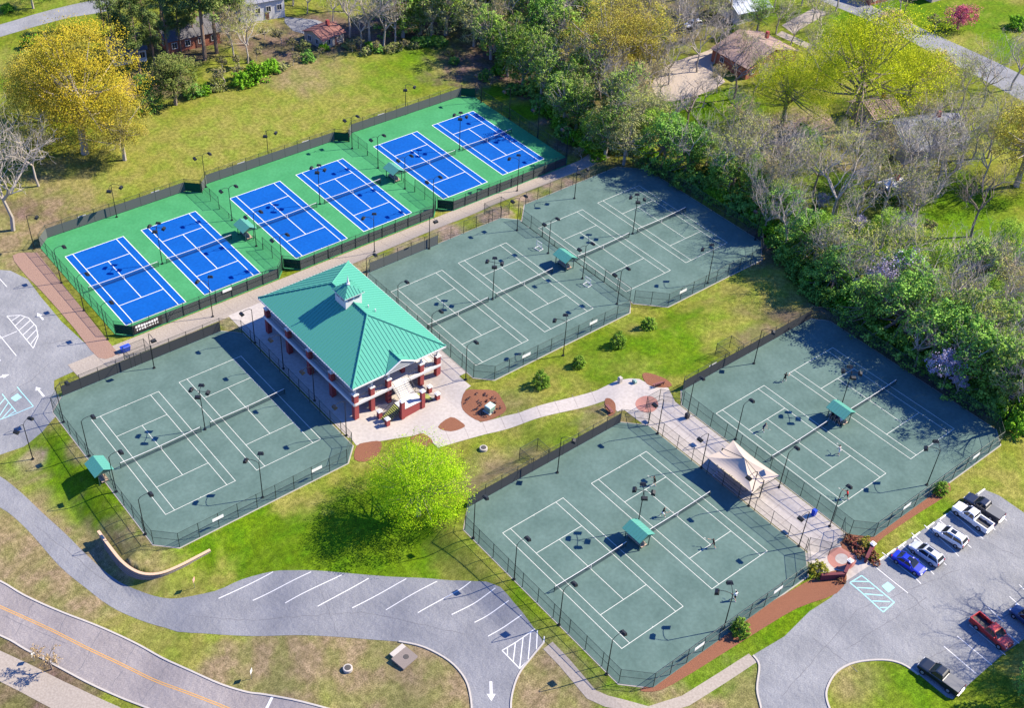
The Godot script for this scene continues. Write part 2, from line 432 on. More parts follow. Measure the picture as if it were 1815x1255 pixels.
func octagon(k: int, grow := 0.0) -> PackedVector2Array:
	var q: Array = PADS[k]; var c: float = PAD_CUT[k]
	var a0: float = q[0] - grow; var a1: float = q[1] + grow; var b0: float = q[2] - grow; var b1: float = q[3] + grow
	if k == 0 and grow < 0.5: a1 += 0.5
	if k == 1 and grow < 0.5: a0 -= 0.5
	c += grow * 0.4
	return PackedVector2Array([Vector2(a0 + c, b0), Vector2(a1 - c, b0), Vector2(a1, b0 + c), Vector2(a1, b1 - c), Vector2(a1 - c, b1), Vector2(a0 + c, b1), Vector2(a0, b1 - c), Vector2(a0, b0 + c)])

func unit_plane() -> ArrayMesh:
	var st := st_new()
	quad(st, Vector3(-.5, 0, .5), Vector3(-.5, 0, -.5), Vector3(.5, 0, -.5), Vector3(.5, 0, .5))
	return mesh_of(st)

func make_courts():
	var green := grainy("court_green", lin(0.040, 0.205, 0.078), lin(0.054, 0.245, 0.100), 41.0, 0.9, 0.0, 21, 0.006, 5)
	var blue := grainy("court_blue", lin(0.0015, 0.066, 0.285), lin(0.002, 0.080, 0.330), 37.0, 0.9, 0.0, 22, 0.006, 5)
	var clay := grainy("court_clay", lin(0.071, 0.118, 0.104), lin(0.102, 0.160, 0.142), 47.0, 0.98, 0.0, 23, 0.008, 7)
	layer2(clay, 9.1, 0.90, 33, 0.022, 7); layer2(green, 8.3, 0.90, 34, 0.02, 6); layer2(blue, 7.7, 0.90, 35, 0.02, 6)
	var white := mat("line_white", lin(0.60, 0.60, 0.57), 0.75)
	var tape := mat("line_tape", lin(0.46, 0.47, 0.42), 0.8)
	var kerb := grainy("court_kerb", lin(0.24, 0.22, 0.19), lin(0.36, 0.33, 0.29), 3.0, 0.9, 0.0, 5)
	var plane := unit_plane()
	var pads := []
	for k in 8:
		var pad := Node3D.new(); pad.name = numbered("court_pad"); add_child(pad); structure(pad)
		pad.position = Vector3(0, PADS[k][4], 0)
		var st := st_new(); extrude(st, octagon(k), -0.5, 0.0); done(st, "playing_surface", green if k < 3 else clay, pad)
		if k > 2:
			st = st_new(); extrude(st, octagon(k, 0.16), -0.7, -0.03); done(st, "concrete_edge", kerb, pad)
		pads.append(pad)
	for c in COURTS:
		var pad: Node3D = pads[c[3]]
		var hard: bool = c[3] < 3
		var m: Material = white if hard else tape
		if hard: put(plane, "blue_court", blue, pad, Transform3D(Basis.from_scale(Vector3(10.97, 1, 23.77)), Vector3(c[1], 0.004, c[2])))
		var w := 0.12 if hard else 0.08
		var L := []
		for s in [-1, 1]:
			L.append([s * 5.485, 0, w, 23.77 + w]); L.append([s * 4.115, 0, w, 23.77 - w])
			L.append([0, s * 11.885, 10.97 - w, w]); L.append([0, s * 6.40, 8.23 - w, w])
			L.append([0, s * 11.78, w, 0.12])
		L.append([0, 0, w, 12.8 - w])
		for q in L:
			put(plane, "court_line", m, pad, Transform3D(Basis.from_scale(Vector3(q[2], 1, q[3])), Vector3(c[1] + q[0], 0.009, c[2] + q[1])))
		if c[0] == "I" or c[0] == "O" or c[0] == "L": pass

# ---- nets --------------------------------------------------------------
const NETS := {"A": "white taped net on the blue court beside the brown mulch strip", "B": "white taped net on the blue court between four lamp pole and mulch side shelter", "C": "white taped net on the blue court opposite the mulch side shelter", "D": "white taped net on the middle blue court next to the far shelter",
	"E": "white taped net on the blue court beyond the far shelter", "F": "white taped net on the tree shaded blue court", "G": "white taped net on the clay court beside the club house roof", "H": "white taped net on the clay court ending at the divider shelter", "I": "white taped net on the clay court starting at the divider shelter", "J": "white taped net on the clay court shaded by the wooded bank",
	"K": "white taped net on the clay court beside the lawn shelter", "L": "white taped net on the clay court in the club house shadow", "M": "white taped net on the clay court beside the angled bays", "N": "white taped net on the clay court ending in the canopy shadow", "O": "white taped net on the clay court behind the canopy", "P": "white taped net on the clay court under the evergreens"}

func make_nets():
	var cord := mat("net_cord", lin(0.014, 0.018, 0.02), 0.9, 0.0, 0.38)
	var tape := mat("net_tape", lin(0.56, 0.56, 0.54), 0.8)
	var steel := mat("net_post", lin(0.025, 0.05, 0.04), 0.5)
	var t := thing("tennis_net", "white taped net", "tennis net")
	var st := st_new(); var n := 8
	var top := func(x): return 0.914 + 0.156 * pow(abs(x) / 6.4, 1.6)
	for i in n:
		var x0 := -6.4 + 12.8 * i / n; var x1 := -6.4 + 12.8 * (i + 1) / n
		quad(st, Vector3(x0, 0.02, 0), Vector3(x0, top.call(x0), 0), Vector3(x1, top.call(x1), 0), Vector3(x1, 0.02, 0))
	done(st, "net_mesh", cord, t)
	st = st_new()
	for i in n:
		var x0 := -6.4 + 12.8 * i / n; var x1 := -6.4 + 12.8 * (i + 1) / n
		var p := []
		for y in [-0.045, 0.02]:
			p.append(Vector3(x1, top.call(x1) + y, 0.03)); p.append(Vector3(x1, top.call(x1) + y, -0.03)); p.append(Vector3(x0, top.call(x0) + y, -0.03)); p.append(Vector3(x0, top.call(x0) + y, 0.03))
		hexa(st, p)
	done(st, "headband", tape, t)
	st = st_new(); box(st, Vector3(0, 0.44, 0), Vector3(0.07, 0.88, 0.06)); done(st, "centre_strap", tape, t)
	for s in [-1, 1]:
		st = st_new(); tube(st, Vector3(s * 6.45, 0, 0), Vector3(s * 6.45, 1.14, 0), 0.055, 0.055, 8)
		box(st, Vector3(s * 6.45, 0.75, 0.08), Vector3(0.1, 0.22, 0.1)); done(st, "net_post", steel, t)
	var first := true
	for c in COURTS:
		var at := Vector3(c[1], PADS[c[3]][4], c[2])
		var lab: String = NETS[c[0]]
		var o: Node3D = t if first else dup(t, at, 0.0)
		o.position = at; first = false
		o.set_meta("label", lab); o.set_meta("group", "nets on the blue hard courts" if c[3] < 3 else "nets on the clay courts")
# ---- roads, lots, paths ------------------------------------------------
func zpt(ox: float, oy: float, s: float, list: Array) -> Array:   # pixels read off an enlarged crop of the photograph
	var out := []
	for q in list: out.append([ox + q[0] * s, oy + q[1] * s])
	return out

func rect2(a0: float, a1: float, b0: float, b1: float) -> PackedVector2Array:
	return PackedVector2Array([Vector2(a0, b0), Vector2(a1, b0), Vector2(a1, b1), Vector2(a0, b1)])

func merged(list: Array) -> PackedVector2Array:
	var p: PackedVector2Array = list[0]
	for k in range(1, list.size()):
		var best := PackedVector2Array()
		for r in Geometry2D.merge_polygons(p, list[k]):
			if not Geometry2D.is_polygon_clockwise(r) and r.size() > 2 and absf(area(r)) > absf(area(best)): best = r
		if best.size(): p = best
	return p

func area(p: PackedVector2Array) -> float:
	var s := 0.0
	for i in p.size(): s += p[i].cross(p[(i + 1) % p.size()])
	return s * 0.5

func asphalt(key: String, lo: Color, hi: Color, seed_: int) -> StandardMaterial3D:
	var m := grainy(key, lo, hi, 43.0, 0.97, 0.8, seed_, 0.007, 7)
	layer2(m, 5.9, 0.78, seed_ + 3, 0.05, 6)
	return m

var paving := {}

func make_paving():
	var tar := asphalt("asphalt_lot", lin(0.195, 0.202, 0.214), lin(0.272, 0.278, 0.288), 41)
	var tar2 := asphalt("asphalt_drive", lin(0.176, 0.182, 0.200), lin(0.245, 0.251, 0.268), 44)
	var old := asphalt("asphalt_road", lin(0.215, 0.195, 0.196), lin(0.300, 0.275, 0.270), 47)
	var conc := grainy("concrete", lin(0.300, 0.272, 0.245), lin(0.390, 0.357, 0.325), 7.0, 0.92, 0.6, 51, 0.02, 6)
	var conc2 := grainy("concrete_old", lin(0.215, 0.185, 0.155), lin(0.310, 0.275, 0.235), 5.0, 0.92, 0.6, 52, 0.025, 6)
	var kerbm := grainy("kerb", lin(0.30, 0.275, 0.245), lin(0.39, 0.365, 0.33), 3.0, 0.9, 0.0, 5)
	var white := grainy("road_white", lin(0.45, 0.45, 0.45), lin(0.60, 0.60, 0.59), 1.5, 0.8, 0.0, 61, 0.05)
	var aqua := grainy("road_aqua", lin(0.22, 0.46, 0.49), lin(0.31, 0.55, 0.57), 1.5, 0.8, 0.0, 62, 0.05)
	var yellow := grainy("road_yellow", lin(0.38, 0.20, 0.045), lin(0.50, 0.27, 0.07), 1.5, 0.8, 0.0, 63, 0.05)
	var mulch := grainy("mulch", lin(0.215, 0.088, 0.050), lin(0.44, 0.205, 0.125), 2.6, 1.0, 6.0, 64, 0.09, 4)
	layer2(mulch, 1.9, 0.6, 67, 0.06)
	var brick := grainy("brick_paving", lin(0.27, 0.125, 0.10), lin(0.33, 0.17, 0.14), 1.4, 0.9, 0.0, 65, 0.06)
	# lots and roads
	var lotl := gpoly([[0, 478.5], [20, 480], [50, 495], [74, 527], [110.5, 570.6], [154, 610.8], [177.5, 637.6], [97, 674.5], [97, 690], [108, 706], [100.5, 738], [77, 765], [43.5, 791.7], [0, 806.7], [-160, 850], [-160, 430], [-40, 450]])
	structure(drape(lotl, 0.022, "parking_lot", tar))
	var upper := gpoly([[-160, 800], [-60, 815], [0, 844], [26.5, 863], [68, 901], [113.5, 942.7], [151.4, 980.6], [189, 1014.6], [227, 1039], [272.5, 1056], [321.6, 1060], [381, 1048], [429.7, 1027], [482.7, 1013], [523.5, 1011], [584.6, 1013], [707, 1023], [861.8, 1031], [910.8, 1068], [947.5, 1115], [963.8, 1139.4]])
	var right := gpoly([[963.8, 1139.4], [943.4, 1164], [919, 1196.5], [906.7, 1237], [906, 1275]])
	var lower := gpoly([[836, 1275], [835, 1241], [825, 1204.6], [796.6, 1172], [751.8, 1147.5], [707, 1137.4], [625.4, 1131], [523.5, 1126], [340, 1122], [295, 1113], [246, 1098], [196.8, 1075], [151.4, 1041], [106, 1003], [56.8, 946.5], [22.7, 914], [0, 899], [-60, 865], [-160, 850]])
	var dr := curve(upper, 3); dr.append_array(curve(right, 3)); dr.append_array(curve(lower, 3))
	structure(drape(dr, 0.022, "driveway", tar2))
	for k in [[right, 6.0], [lower.slice(0, 6), 5.0]]: structure(ribbon(curve(k[0], 4), 0.22, 0.13, "kerb", kerbm))
	var r_up := gpoly([[-140, 985], [-60, 1008], [0, 1029.7], [45.4, 1056], [113.5, 1086.5], [181.6, 1113], [246, 1143], [302.7, 1173.5], [378.4, 1207.6], [435, 1226.5], [473, 1232], [540, 1245.4], [640, 1275], [800, 1330]])
	var r_lo := gpoly([[330, 1290], [261, 1255], [208, 1234], [151.4, 1207.6], [94.6, 1177], [45.4, 1150.8], [0, 1126], [-140, 1070]])
	var rd := curve(r_up, 3); rd.append_array(curve(r_lo, 3))
	var road = structure(drape(rd, 0.022, "road", old))
	structure(ribbon(curve(r_up, 4), 0.24, 0.12, "kerb", kerbm)); structure(ribbon(curve(r_lo, 4), 0.24, 0.12, "kerb", kerbm))
	var ymid := curve(gpoly([[-60, 1050], [0, 1075], [75.7, 1109], [151.4, 1147], [227, 1183], [302.7, 1217], [397, 1253], [470, 1282]]), 5)
	for s in [-0.13, 0.13]:
		var l2 := PackedVector2Array()
		for i in ymid.size():
			var d := (ymid[min(i + 1, ymid.size() - 1)] - ymid[max(i - 1, 0)]).normalized().orthogonal()
			l2.append(ymid[i] + d * s)
		drape(strip_poly(l2, 0.11), 0.032, "yellow_line", yellow, road)
	stripe(gp(484, 1234), gp(470, 1262), 0.35, 0.032, "stop_line", white, road)
	# right hand lot
	var lr := gpoly([[1334, 1161.4], [1389.3, 1128.5], [1434.4, 1083.4], [1472.5, 1059], [1496.8, 1031.4], [1545.3, 1000], [1569.6, 983], [1666.6, 917], [1741, 866.8], [1770.6, 879], [1815, 910], [1960, 1010], [2010, 1060], [1815, 1132], [1781, 1156], [1725.5, 1204.7], [1687.4, 1239.4], [1677, 1236], [1621.5, 1191], [1597.3, 1177], [1562.6, 1170], [1514, 1175], [1483, 1191], [1467.3, 1215], [1463.8, 1236], [1472.5, 1262], [1500, 1300], [1352, 1300], [1348, 1255], [1340.8, 1222], [1346, 1184]])
	structure(drape(lr, 0.022, "parking_lot", tar))
	structure(ribbon(curve(gpoly([[1627, 1196], [1597.3, 1177], [1562.6, 1170], [1514, 1175], [1483, 1191], [1467.3, 1215], [1463.8, 1236], [1472.5, 1262], [1490, 1285]]), 4), 0.24, 0.13, "kerb", kerbm))
	structure(ribbon(curve(gpoly([[1334, 1162], [1345, 1180], [1341, 1222], [1348, 1255], [1352, 1290]]), 4), 0.22, 0.13, "kerb", kerbm))
	# concrete round the club house, the path to the upper courts and the gap between them
	var front := gpoly([[560, 690], [595.9, 741.7], [631.7, 789.5], [674.7, 782.3], [732, 772.7], [751.2, 768], [776.3, 794.3], [860, 770], [920, 753.6], [1073.8, 709.7], [1093.7, 729.6], [1106.9, 727.4], [1150, 760], [1200, 720], [1184, 687.7], [1153, 683], [1133, 672], [1118, 671], [1093.7, 674.5], [1058, 692], [920, 732], [897, 737], [851.6, 748.8], [826, 729], [817, 714], [825.3, 691.5], [834.9, 684.3], [799, 655.6], [782, 629], [700, 600]])
	var gap := rect2(105.9, 112.3, -88.5, -52.5)
	var end := gpoly([[1418, 985], [1470, 960], [1508, 965], [1545, 1000], [1497, 1031.4], [1470, 1020], [1450, 1010]])
	var club := rect2(69.8, 92.2, -149.9, -113.5)
	var plaza = structure(drape(merged([front, club, gap, end]), 0.032, "plaza", conc))
	structure(drape(rect2(43.5, 157, -154.1, -149.5), 0.027, "sidewalk", conc2))
	structure(drape(strip_poly(gpoly([[971, 1144], [1000, 1174], [1048, 1231], [1075, 1243], [1150, 1262], [1215, 1242], [1334, 1166]]), 1.5), 0.027, "sidewalk", conc2))
	var swalk := gpoly([[-60, 1125], [0, 1152.7], [56.8, 1179], [113.5, 1207.6], [212, 1253], [250, 1275]])
	swalk.append_array(gpoly([[140, 1282], [87, 1253], [37.8, 1226.5], [0, 1207.6], [-60, 1180]]))
	structure(drape(swalk, 0.027, "sidewalk", conc2))
	# joints are grooves in the slabs: narrow dark strips of dirt in them
	var dirt := mat("joint_dirt", lin(0.20, 0.17, 0.15), 1.0)
	for i in 24:
		var t := 43.5 + 4.6 * i
		if t < 156: stripe(Vector3(t, 0, -154.1), Vector3(t, 0, -149.5), 0.05, 0.033, "joint", dirt, plaza)
	for i in 15: stripe(Vector3(105.95, 0, -88 + 2.5 * i), Vector3(112.2, 0, -88 + 2.5 * i), 0.05, 0.037, "joint", dirt, plaza)
	stripe(Vector3(109.1, 0, -88), Vector3(109.1, 0, -52.6), 0.05, 0.037, "joint", dirt, plaza)
	for i in 9:
		var a := gp(800 + i * 32, 788 - i * 9.4); var b := gp(790 + i * 32, 764 - i * 9.2)
		stripe(a, b, 0.05, 0.037, "joint", dirt, plaza)
	# brick circles
	for c in [[1146, 717, 1.75], [1491, 991, 1.9]]:
		var p := gp(c[0], c[1]); var disc := PackedVector2Array(); var inner := PackedVector2Array()
		for k in 28: disc.append(Vector2(p.x, p.z) + Vector2.from_angle(TAU * k / 28) * c[2]); inner.append(Vector2(p.x, p.z) + Vector2.from_angle(TAU * k / 28) * 0.85)
		drape(disc, 0.040, "brick_circle", brick, plaza)
		if c[1] > 900: drape(inner, 0.045, "circle_centre", conc, plaza)
	# mulch beds
	var beds := [zpt(560, 560, .239, [[1110, 555], [1200, 548], [1330, 558], [1390, 640], [1410, 700], [1340, 750], [1225, 785], [1110, 720], [1078, 650]]),
		zpt(560, 560, .239, [[905, 825], [1000, 752], [1080, 790], [1102, 825], [1000, 858]]), zpt(560, 560, .239, [[725, 893], [798, 873], [868, 935], [790, 975], [700, 930]]),
		zpt(560, 560, .239, [[305, 965], [380, 938], [478, 932], [480, 1000], [400, 1075], [290, 1068]]),
		zpt(820, 720, .41424, [[760, 1210], [850, 1165], [1110, 985], [1250, 880], [1545, 715], [1640, 720], [1600, 800], [1430, 865], [1230, 985], [900, 1190], [800, 1222]]),
		zpt(1180, 550, .34986, [[880, 1180], [1000, 1090], [1200, 985], [1400, 870], [1440, 900], [1410, 945], [1230, 1060], [1060, 1185], [1040, 1250], [960, 1240]]),
		zpt(860, 540, .2204, [[1262, 560], [1330, 555], [1450, 600], [1500, 655], [1400, 668], [1300, 640]]), zpt(860, 540, .2204, [[960, 770], [1000, 755], [1045, 800], [1040, 880], [985, 890]]),
		zpt(0, 340, .29752, [[80, 380], [215, 365], [262, 410], [680, 930], [700, 970], [590, 990], [450, 820], [330, 680], [230, 570], [150, 490]])]
	for k in beds.size():
		var o := drape(curve(gpoly(beds[k]), 3, true), 0.048, "mulch_bed", mulch if k < 8 else grainy("pine_straw", lin(0.145, 0.085, 0.062), lin(0.34, 0.235, 0.185), 5.0, 1.0, 3.0, 68, 0.06, 6))
		structure(o)
	# painted markings of the lots
	var lotmark := Node3D.new(); lotmark.name = "parking_marking"; add_child(lotmark); structure(lotmark)
	var z8 := func(x, y): return gp(340 + x * .40771, 960 + y * .40771)
	for q in [[118, 248, 355, 132], [266, 257, 520, 132], [407, 268, 652, 146], [548, 282, 770, 160], [698, 289, 933, 162], [844, 298, 1067, 173], [983, 310, 1213, 174], [1130, 318, 1320, 202], [1229, 352, 1378, 257], [1288, 412, 1433, 320]]:
		stripe(z8.call(q[0], q[1]), z8.call(q[2], q[3]), 0.13, 0.034, "bay_line", white, lotmark)
	for q in [[1349, 474, 1492, 380], [1349, 474, 1425, 553], [1425, 553, 1532, 440], [1372, 495, 1372, 459], [1397, 522, 1407, 437], [1425, 550, 1440, 418], [1462, 515, 1473, 394], [1498, 470, 1502, 385], [1530, 440, 1532, 412]]:
		stripe(z8.call(q[0], q[1]), z8.call(q[2], q[3]), 0.13, 0.034, "hatching", white, lotmark)
	arrow(gp(870, 1208), gp(871, 1243), 0.34, white, lotmark)
	arrow(gp(1, 669), gp(18, 664), 0.3, white, lotmark); arrow(gp(79, 703), gp(65, 686), 0.3, white, lotmark); arrow(gp(78, 567), gp(67, 555), 0.3, white, lotmark)
	var z6 := func(x, y): return gp(x * .33482, 440 + y * .33482)
	for q in [[40, 360, 180, 530], [180, 530, 205, 470], [205, 470, 195, 415], [195, 415, 155, 370], [155, 370, 110, 355], [110, 355, 40, 360], [65, 385, 108, 358], [85, 410, 135, 364], [105, 435, 165, 382], [125, 460, 185, 405], [145, 485, 198, 430], [165, 510, 205, 458], [0, 480, 95, 440], [0, 460, 90, 570], [0, 160, 40, 205], [0, 600, 8, 592]]:
		stripe(z6.call(q[0], q[1]), z6.call(q[2], q[3]), 0.12, 0.034, "hatching", white, lotmark)
	for q in [[95, 735, 180, 838], [180, 838, 0, 908], [15, 772, 90, 868], [0, 830, 30, 795], [0, 890, 48, 818], [15, 902, 68, 842], [45, 890, 85, 862]]:
		stripe(z6.call(q[0], q[1]), z6.call(q[2], q[3]), 0.13, 0.034, "accessible_line", aqua, lotmark)
	drape(PackedVector2Array(gpoly(zpt(0, 440, .33482, [[60, 795], [97, 770], [120, 790], [85, 812]]))), 0.034, "accessible_square", aqua, lotmark)
	var z8b := func(x, y): return gp(1320 + x * .34664, 820 + y * .34664)
	for q in [[660, 530, 832, 668], [867, 588, 898, 620], [945, 553, 965, 572], [1010, 508, 1028, 525], [1058, 445, 1092, 480], [1130, 414, 1156, 436], [1190, 370, 1217, 390], [1260, 328, 1278, 346], [1320, 283, 1338, 298], [1400, 625, 1428, 652], [1015, 940, 1180, 1080], [1083, 888, 1260, 1035], [1350, 685, 1400, 730], [1340, 875, 1400, 925], [1145, 830, 1330, 985], [1240, 740, 1320, 815]]:
		stripe(z8b.call(q[0], q[1]), z8b.call(q[2], q[3]), 0.12, 0.034, "bay_line", white, lotmark)
	for k in 7:     # lines that run on under the parked cars
		var f: Array = [[700, 460, 867, 588], [800, 420, 945, 553], [850, 360, 1010, 508], [915, 320, 1058, 445], [985, 290, 1130, 414], [1045, 250, 1190, 370], [1120, 205, 1260, 328]][k]
		stripe(z8b.call(f[0], f[1]), z8b.call(f[2], f[3]), 0.12, 0.034, "bay_line", white, lotmark)
	for q in [[535, 615, 595, 578], [595, 578, 762, 715], [762, 715, 705, 765], [705, 765, 535, 615], [550, 608, 632, 610], [570, 640, 660, 645], [610, 672, 705, 680], [650, 708, 740, 712], [690, 742, 725, 742]]:
		stripe(z8b.call(q[0], q[1]), z8b.call(q[2], q[3]), 0.16, 0.034, "accessible_line", aqua, lotmark)
	drape(PackedVector2Array(gpoly(zpt(1320, 820, .34664, [[697, 632], [730, 610], [765, 640], [732, 665]]))), 0.034, "accessible_square", aqua, lotmark)
	# sealed cracks and seams in the asphalt
	var seal := mat("crack_seal", lin(0.115, 0.115, 0.125), 0.9)
	rng.seed = 41
	for q in [[1385, 1235, 1520, 1080], [1520, 1080, 1700, 1010], [1640, 1170, 1815, 1075], [1500, 1150, 1640, 1060], [1560, 1010, 1640, 1080], [1700, 940, 1810, 990], [1440, 1130, 1520, 1190], [0, 560, 90, 600], [20, 700, 100, 640], [0, 620, 140, 600], [420, 1100, 640, 1085], [640, 1085, 830, 1125], [560, 1030, 600, 1125], [330, 1090, 420, 1100], [60, 930, 200, 1040], [0, 1090, 120, 1142], [60, 1070, 30, 1125], [180, 1118, 140, 1190], [300, 1178, 250, 1245], [120, 1090, 85, 1165], [240, 1145, 200, 1218]]:
		var a := Vector2(q[0], q[1]); var b := Vector2(q[2], q[3]); var n := int(a.distance_to(b) / 14.0) + 2; var last := gp(a.x, a.y)
		for i in n:
			var p := a.lerp(b, float(i + 1) / n) + Vector2(rng.randf_range(-2, 2), rng.randf_range(-2, 2)); var g := gp(p.x, p.y)
			stripe(last, g, rng.randf_range(0.035, 0.075), 0.028, "crack", seal, lotmark); last = g
	# far streets
	structure(drape(curve(gpoly([[-60, 78], [0, 66], [60, 48], [130, 30], [200, 18], [200, -4], [130, 8], [60, 26], [0, 44], [-60, 54]]), 2, true), 0.022, "street", tar))
	structure(drape(curve(gpoly([[1390, -30], [1470, 8], [1560, 45], [1640, 88], [1720, 130], [1830, 190], [1900, 240], [1940, 215], [1860, 160], [1760, 108], [1680, 72], [1610, 40], [1540, 8], [1480, -30]]), 2, true), 0.022, "street", tar))
	structure(drape(gpoly([[505, 30], [560, 35], [600, 50], [580, 70], [520, 55], [505, 40]]), 0.022, "driveway", tar2))
	structure(drape(curve(gpoly([[1155, 150], [1170, 125], [1200, 108], [1240, 95], [1290, 75], [1340, 62], [1350, 75], [1300, 98], [1262, 115], [1285, 145], [1240, 168], [1190, 180], [1165, 172]]), 2, true), 0.022, "driveway", grainy("gravel", lin(0.24, 0.20, 0.165), lin(0.40, 0.345, 0.29), 2.5, 1.0, 2.0, 66, 0.05)))
	structure(drape(gpoly([[1385, 45], [1440, 15], [1470, 22], [1405, 60]]), 0.023, "driveway", conc2))
	structure(drape(gpoly([[1375, 62], [1385, 55], [1440, 80], [1428, 86]]), 0.023, "driveway", conc2))

func arrow(a: Vector3, b: Vector3, w: float, m: Material, parent: Node):
	var p := Vector2(a.x, a.z); var q := Vector2(b.x, b.z); var d := (q - p).normalized(); var s := d.orthogonal()
	var n := q - d * 1.0
	var poly := PackedVector2Array([p + s * w * .5, n + s * w * .5, n + s * w * 1.6, q, n - s * w * 1.6, n - s * w * .5, p - s * w * .5])
	drape(poly, 0.034, "arrow", m, parent)
# ---- fences ------------------------------------------------------------
var post_mesh: ArrayMesh
var panel_mesh: ArrayMesh
var rail_mesh: ArrayMesh

func fence_kit():
	var st := st_new(); tube(st, Vector3.ZERO, Vector3(0, 1, 0), 1, 1, 6); post_mesh = mesh_of(st)
	st = st_new(); tube(st, Vector3.ZERO, Vector3(1, 0, 0), 1, 1, 5); rail_mesh = mesh_of(st)
	st = st_new(); quad(st, Vector3(0, 0, 0), Vector3(0, 1, 0), Vector3(1, 1, 0), Vector3(1, 0, 0)); panel_mesh = mesh_of(st)
	mat("fence_post", lin(0.020, 0.032, 0.030), 0.5, 0.3)
	mat("chain_link", lin(0.030, 0.055, 0.052), 0.9, 0.0, 0.22)
	mat("screen_grey", lin(0.085, 0.095, 0.095), 0.95)
	mat("screen_black", lin(0.040, 0.045, 0.050), 0.95)
	mat("screen_green", lin(0.010, 0.060, 0.032), 0.95)

func run(f: Node3D, a: Vector2, b: Vector2, y: float, h: float, screen := "", last := false, cover := 1.0):
	# one straight stretch: posts, rails, wire mesh in each bay, wind screen where there is one
	var d := b - a; var n: int = max(1, int(round(d.length() / 3.0))); var w := d.length() / n
	var turn := Basis(Vector3.UP, -d.angle())
	for i in n + (1 if last else 0):
		var p := a + d * i / n
		put(post_mesh, "post", mats["fence_post"], f, Transform3D(Basis.from_scale(Vector3(0.048, h + 0.06, 0.048)), Vector3(p.x, y, p.y)))
	for i in n:
		var p := a + d * i / n
		put(panel_mesh, "wire_mesh", mats["chain_link"], f, Transform3D(turn * Basis.from_scale(Vector3(w, h - 0.05, 1)), Vector3(p.x, y + 0.03, p.y)))
		if screen and float(i) / n < cover:
			var nrm := Vector2(-d.y, d.x).normalized() * 0.05
			put(panel_mesh, "wind_screen", mats["screen_" + screen], f, Transform3D(turn * Basis.from_scale(Vector3(w * 0.985, min(h - 0.7, 1.95), 1)), Vector3(p.x + nrm.x, y + 0.12, p.y + nrm.y)))
	for r in ([h, h * 0.5] if h > 2 else [h]):
		put(rail_mesh, "rail", mats["fence_post"], f, Transform3D(turn * Basis.from_scale(Vector3(d.length(), 0.03, 0.03)), Vector3(a.x, y + r, a.y)))

func fence(label: String, k: int, edges: Array, screens: Dictionary, h := 2.75, cover := {}) -> Node3D:
	var f := thing("court_fence", label, "fence", Vector3.ZERO, 0, "")
	var o := octagon(k, -0.08)
	for e in edges:
		run(f, o[e], o[(e + 1) % 8], PADS[k][4], h, screens.get(e, ""), not edges.has((e + 1) % 8), cover.get(e, 1.0))
	return f

func divider(label: String, a: float, b0: float, b1: float, mid: float, y: float):
	var f := thing("divider_fence", label, "fence")
	run(f, Vector2(a, b0), Vector2(a, b0 + 6.5), y, 2.75, "", true)
	run(f, Vector2(a, b0 + 6.6), Vector2(a, mid - 2.6), y, 1.1, "", true)
	run(f, Vector2(a, mid + 2.6), Vector2(a, b1 - 6.6), y, 1.1, "", true)
	run(f, Vector2(a, b1 - 6.5), Vector2(a, b1), y, 2.75, "", true)

func gate_box(label: String, a0: float, a1: float, b0: float, b1: float, y: float):
	var f := thing("entrance_gate", label, "gate")
	run(f, Vector2(a0, b1), Vector2(a0, b0), y, 2.6); run(f, Vector2(a0, b0), Vector2(a1, b0), y, 2.6); run(f, Vector2(a1, b0), Vector2(a1, b1), y, 2.6, "", true)
	run(f, Vector2((a0 + a1) * 0.5, b1), Vector2(a1, b1), y, 2.2, "", true)

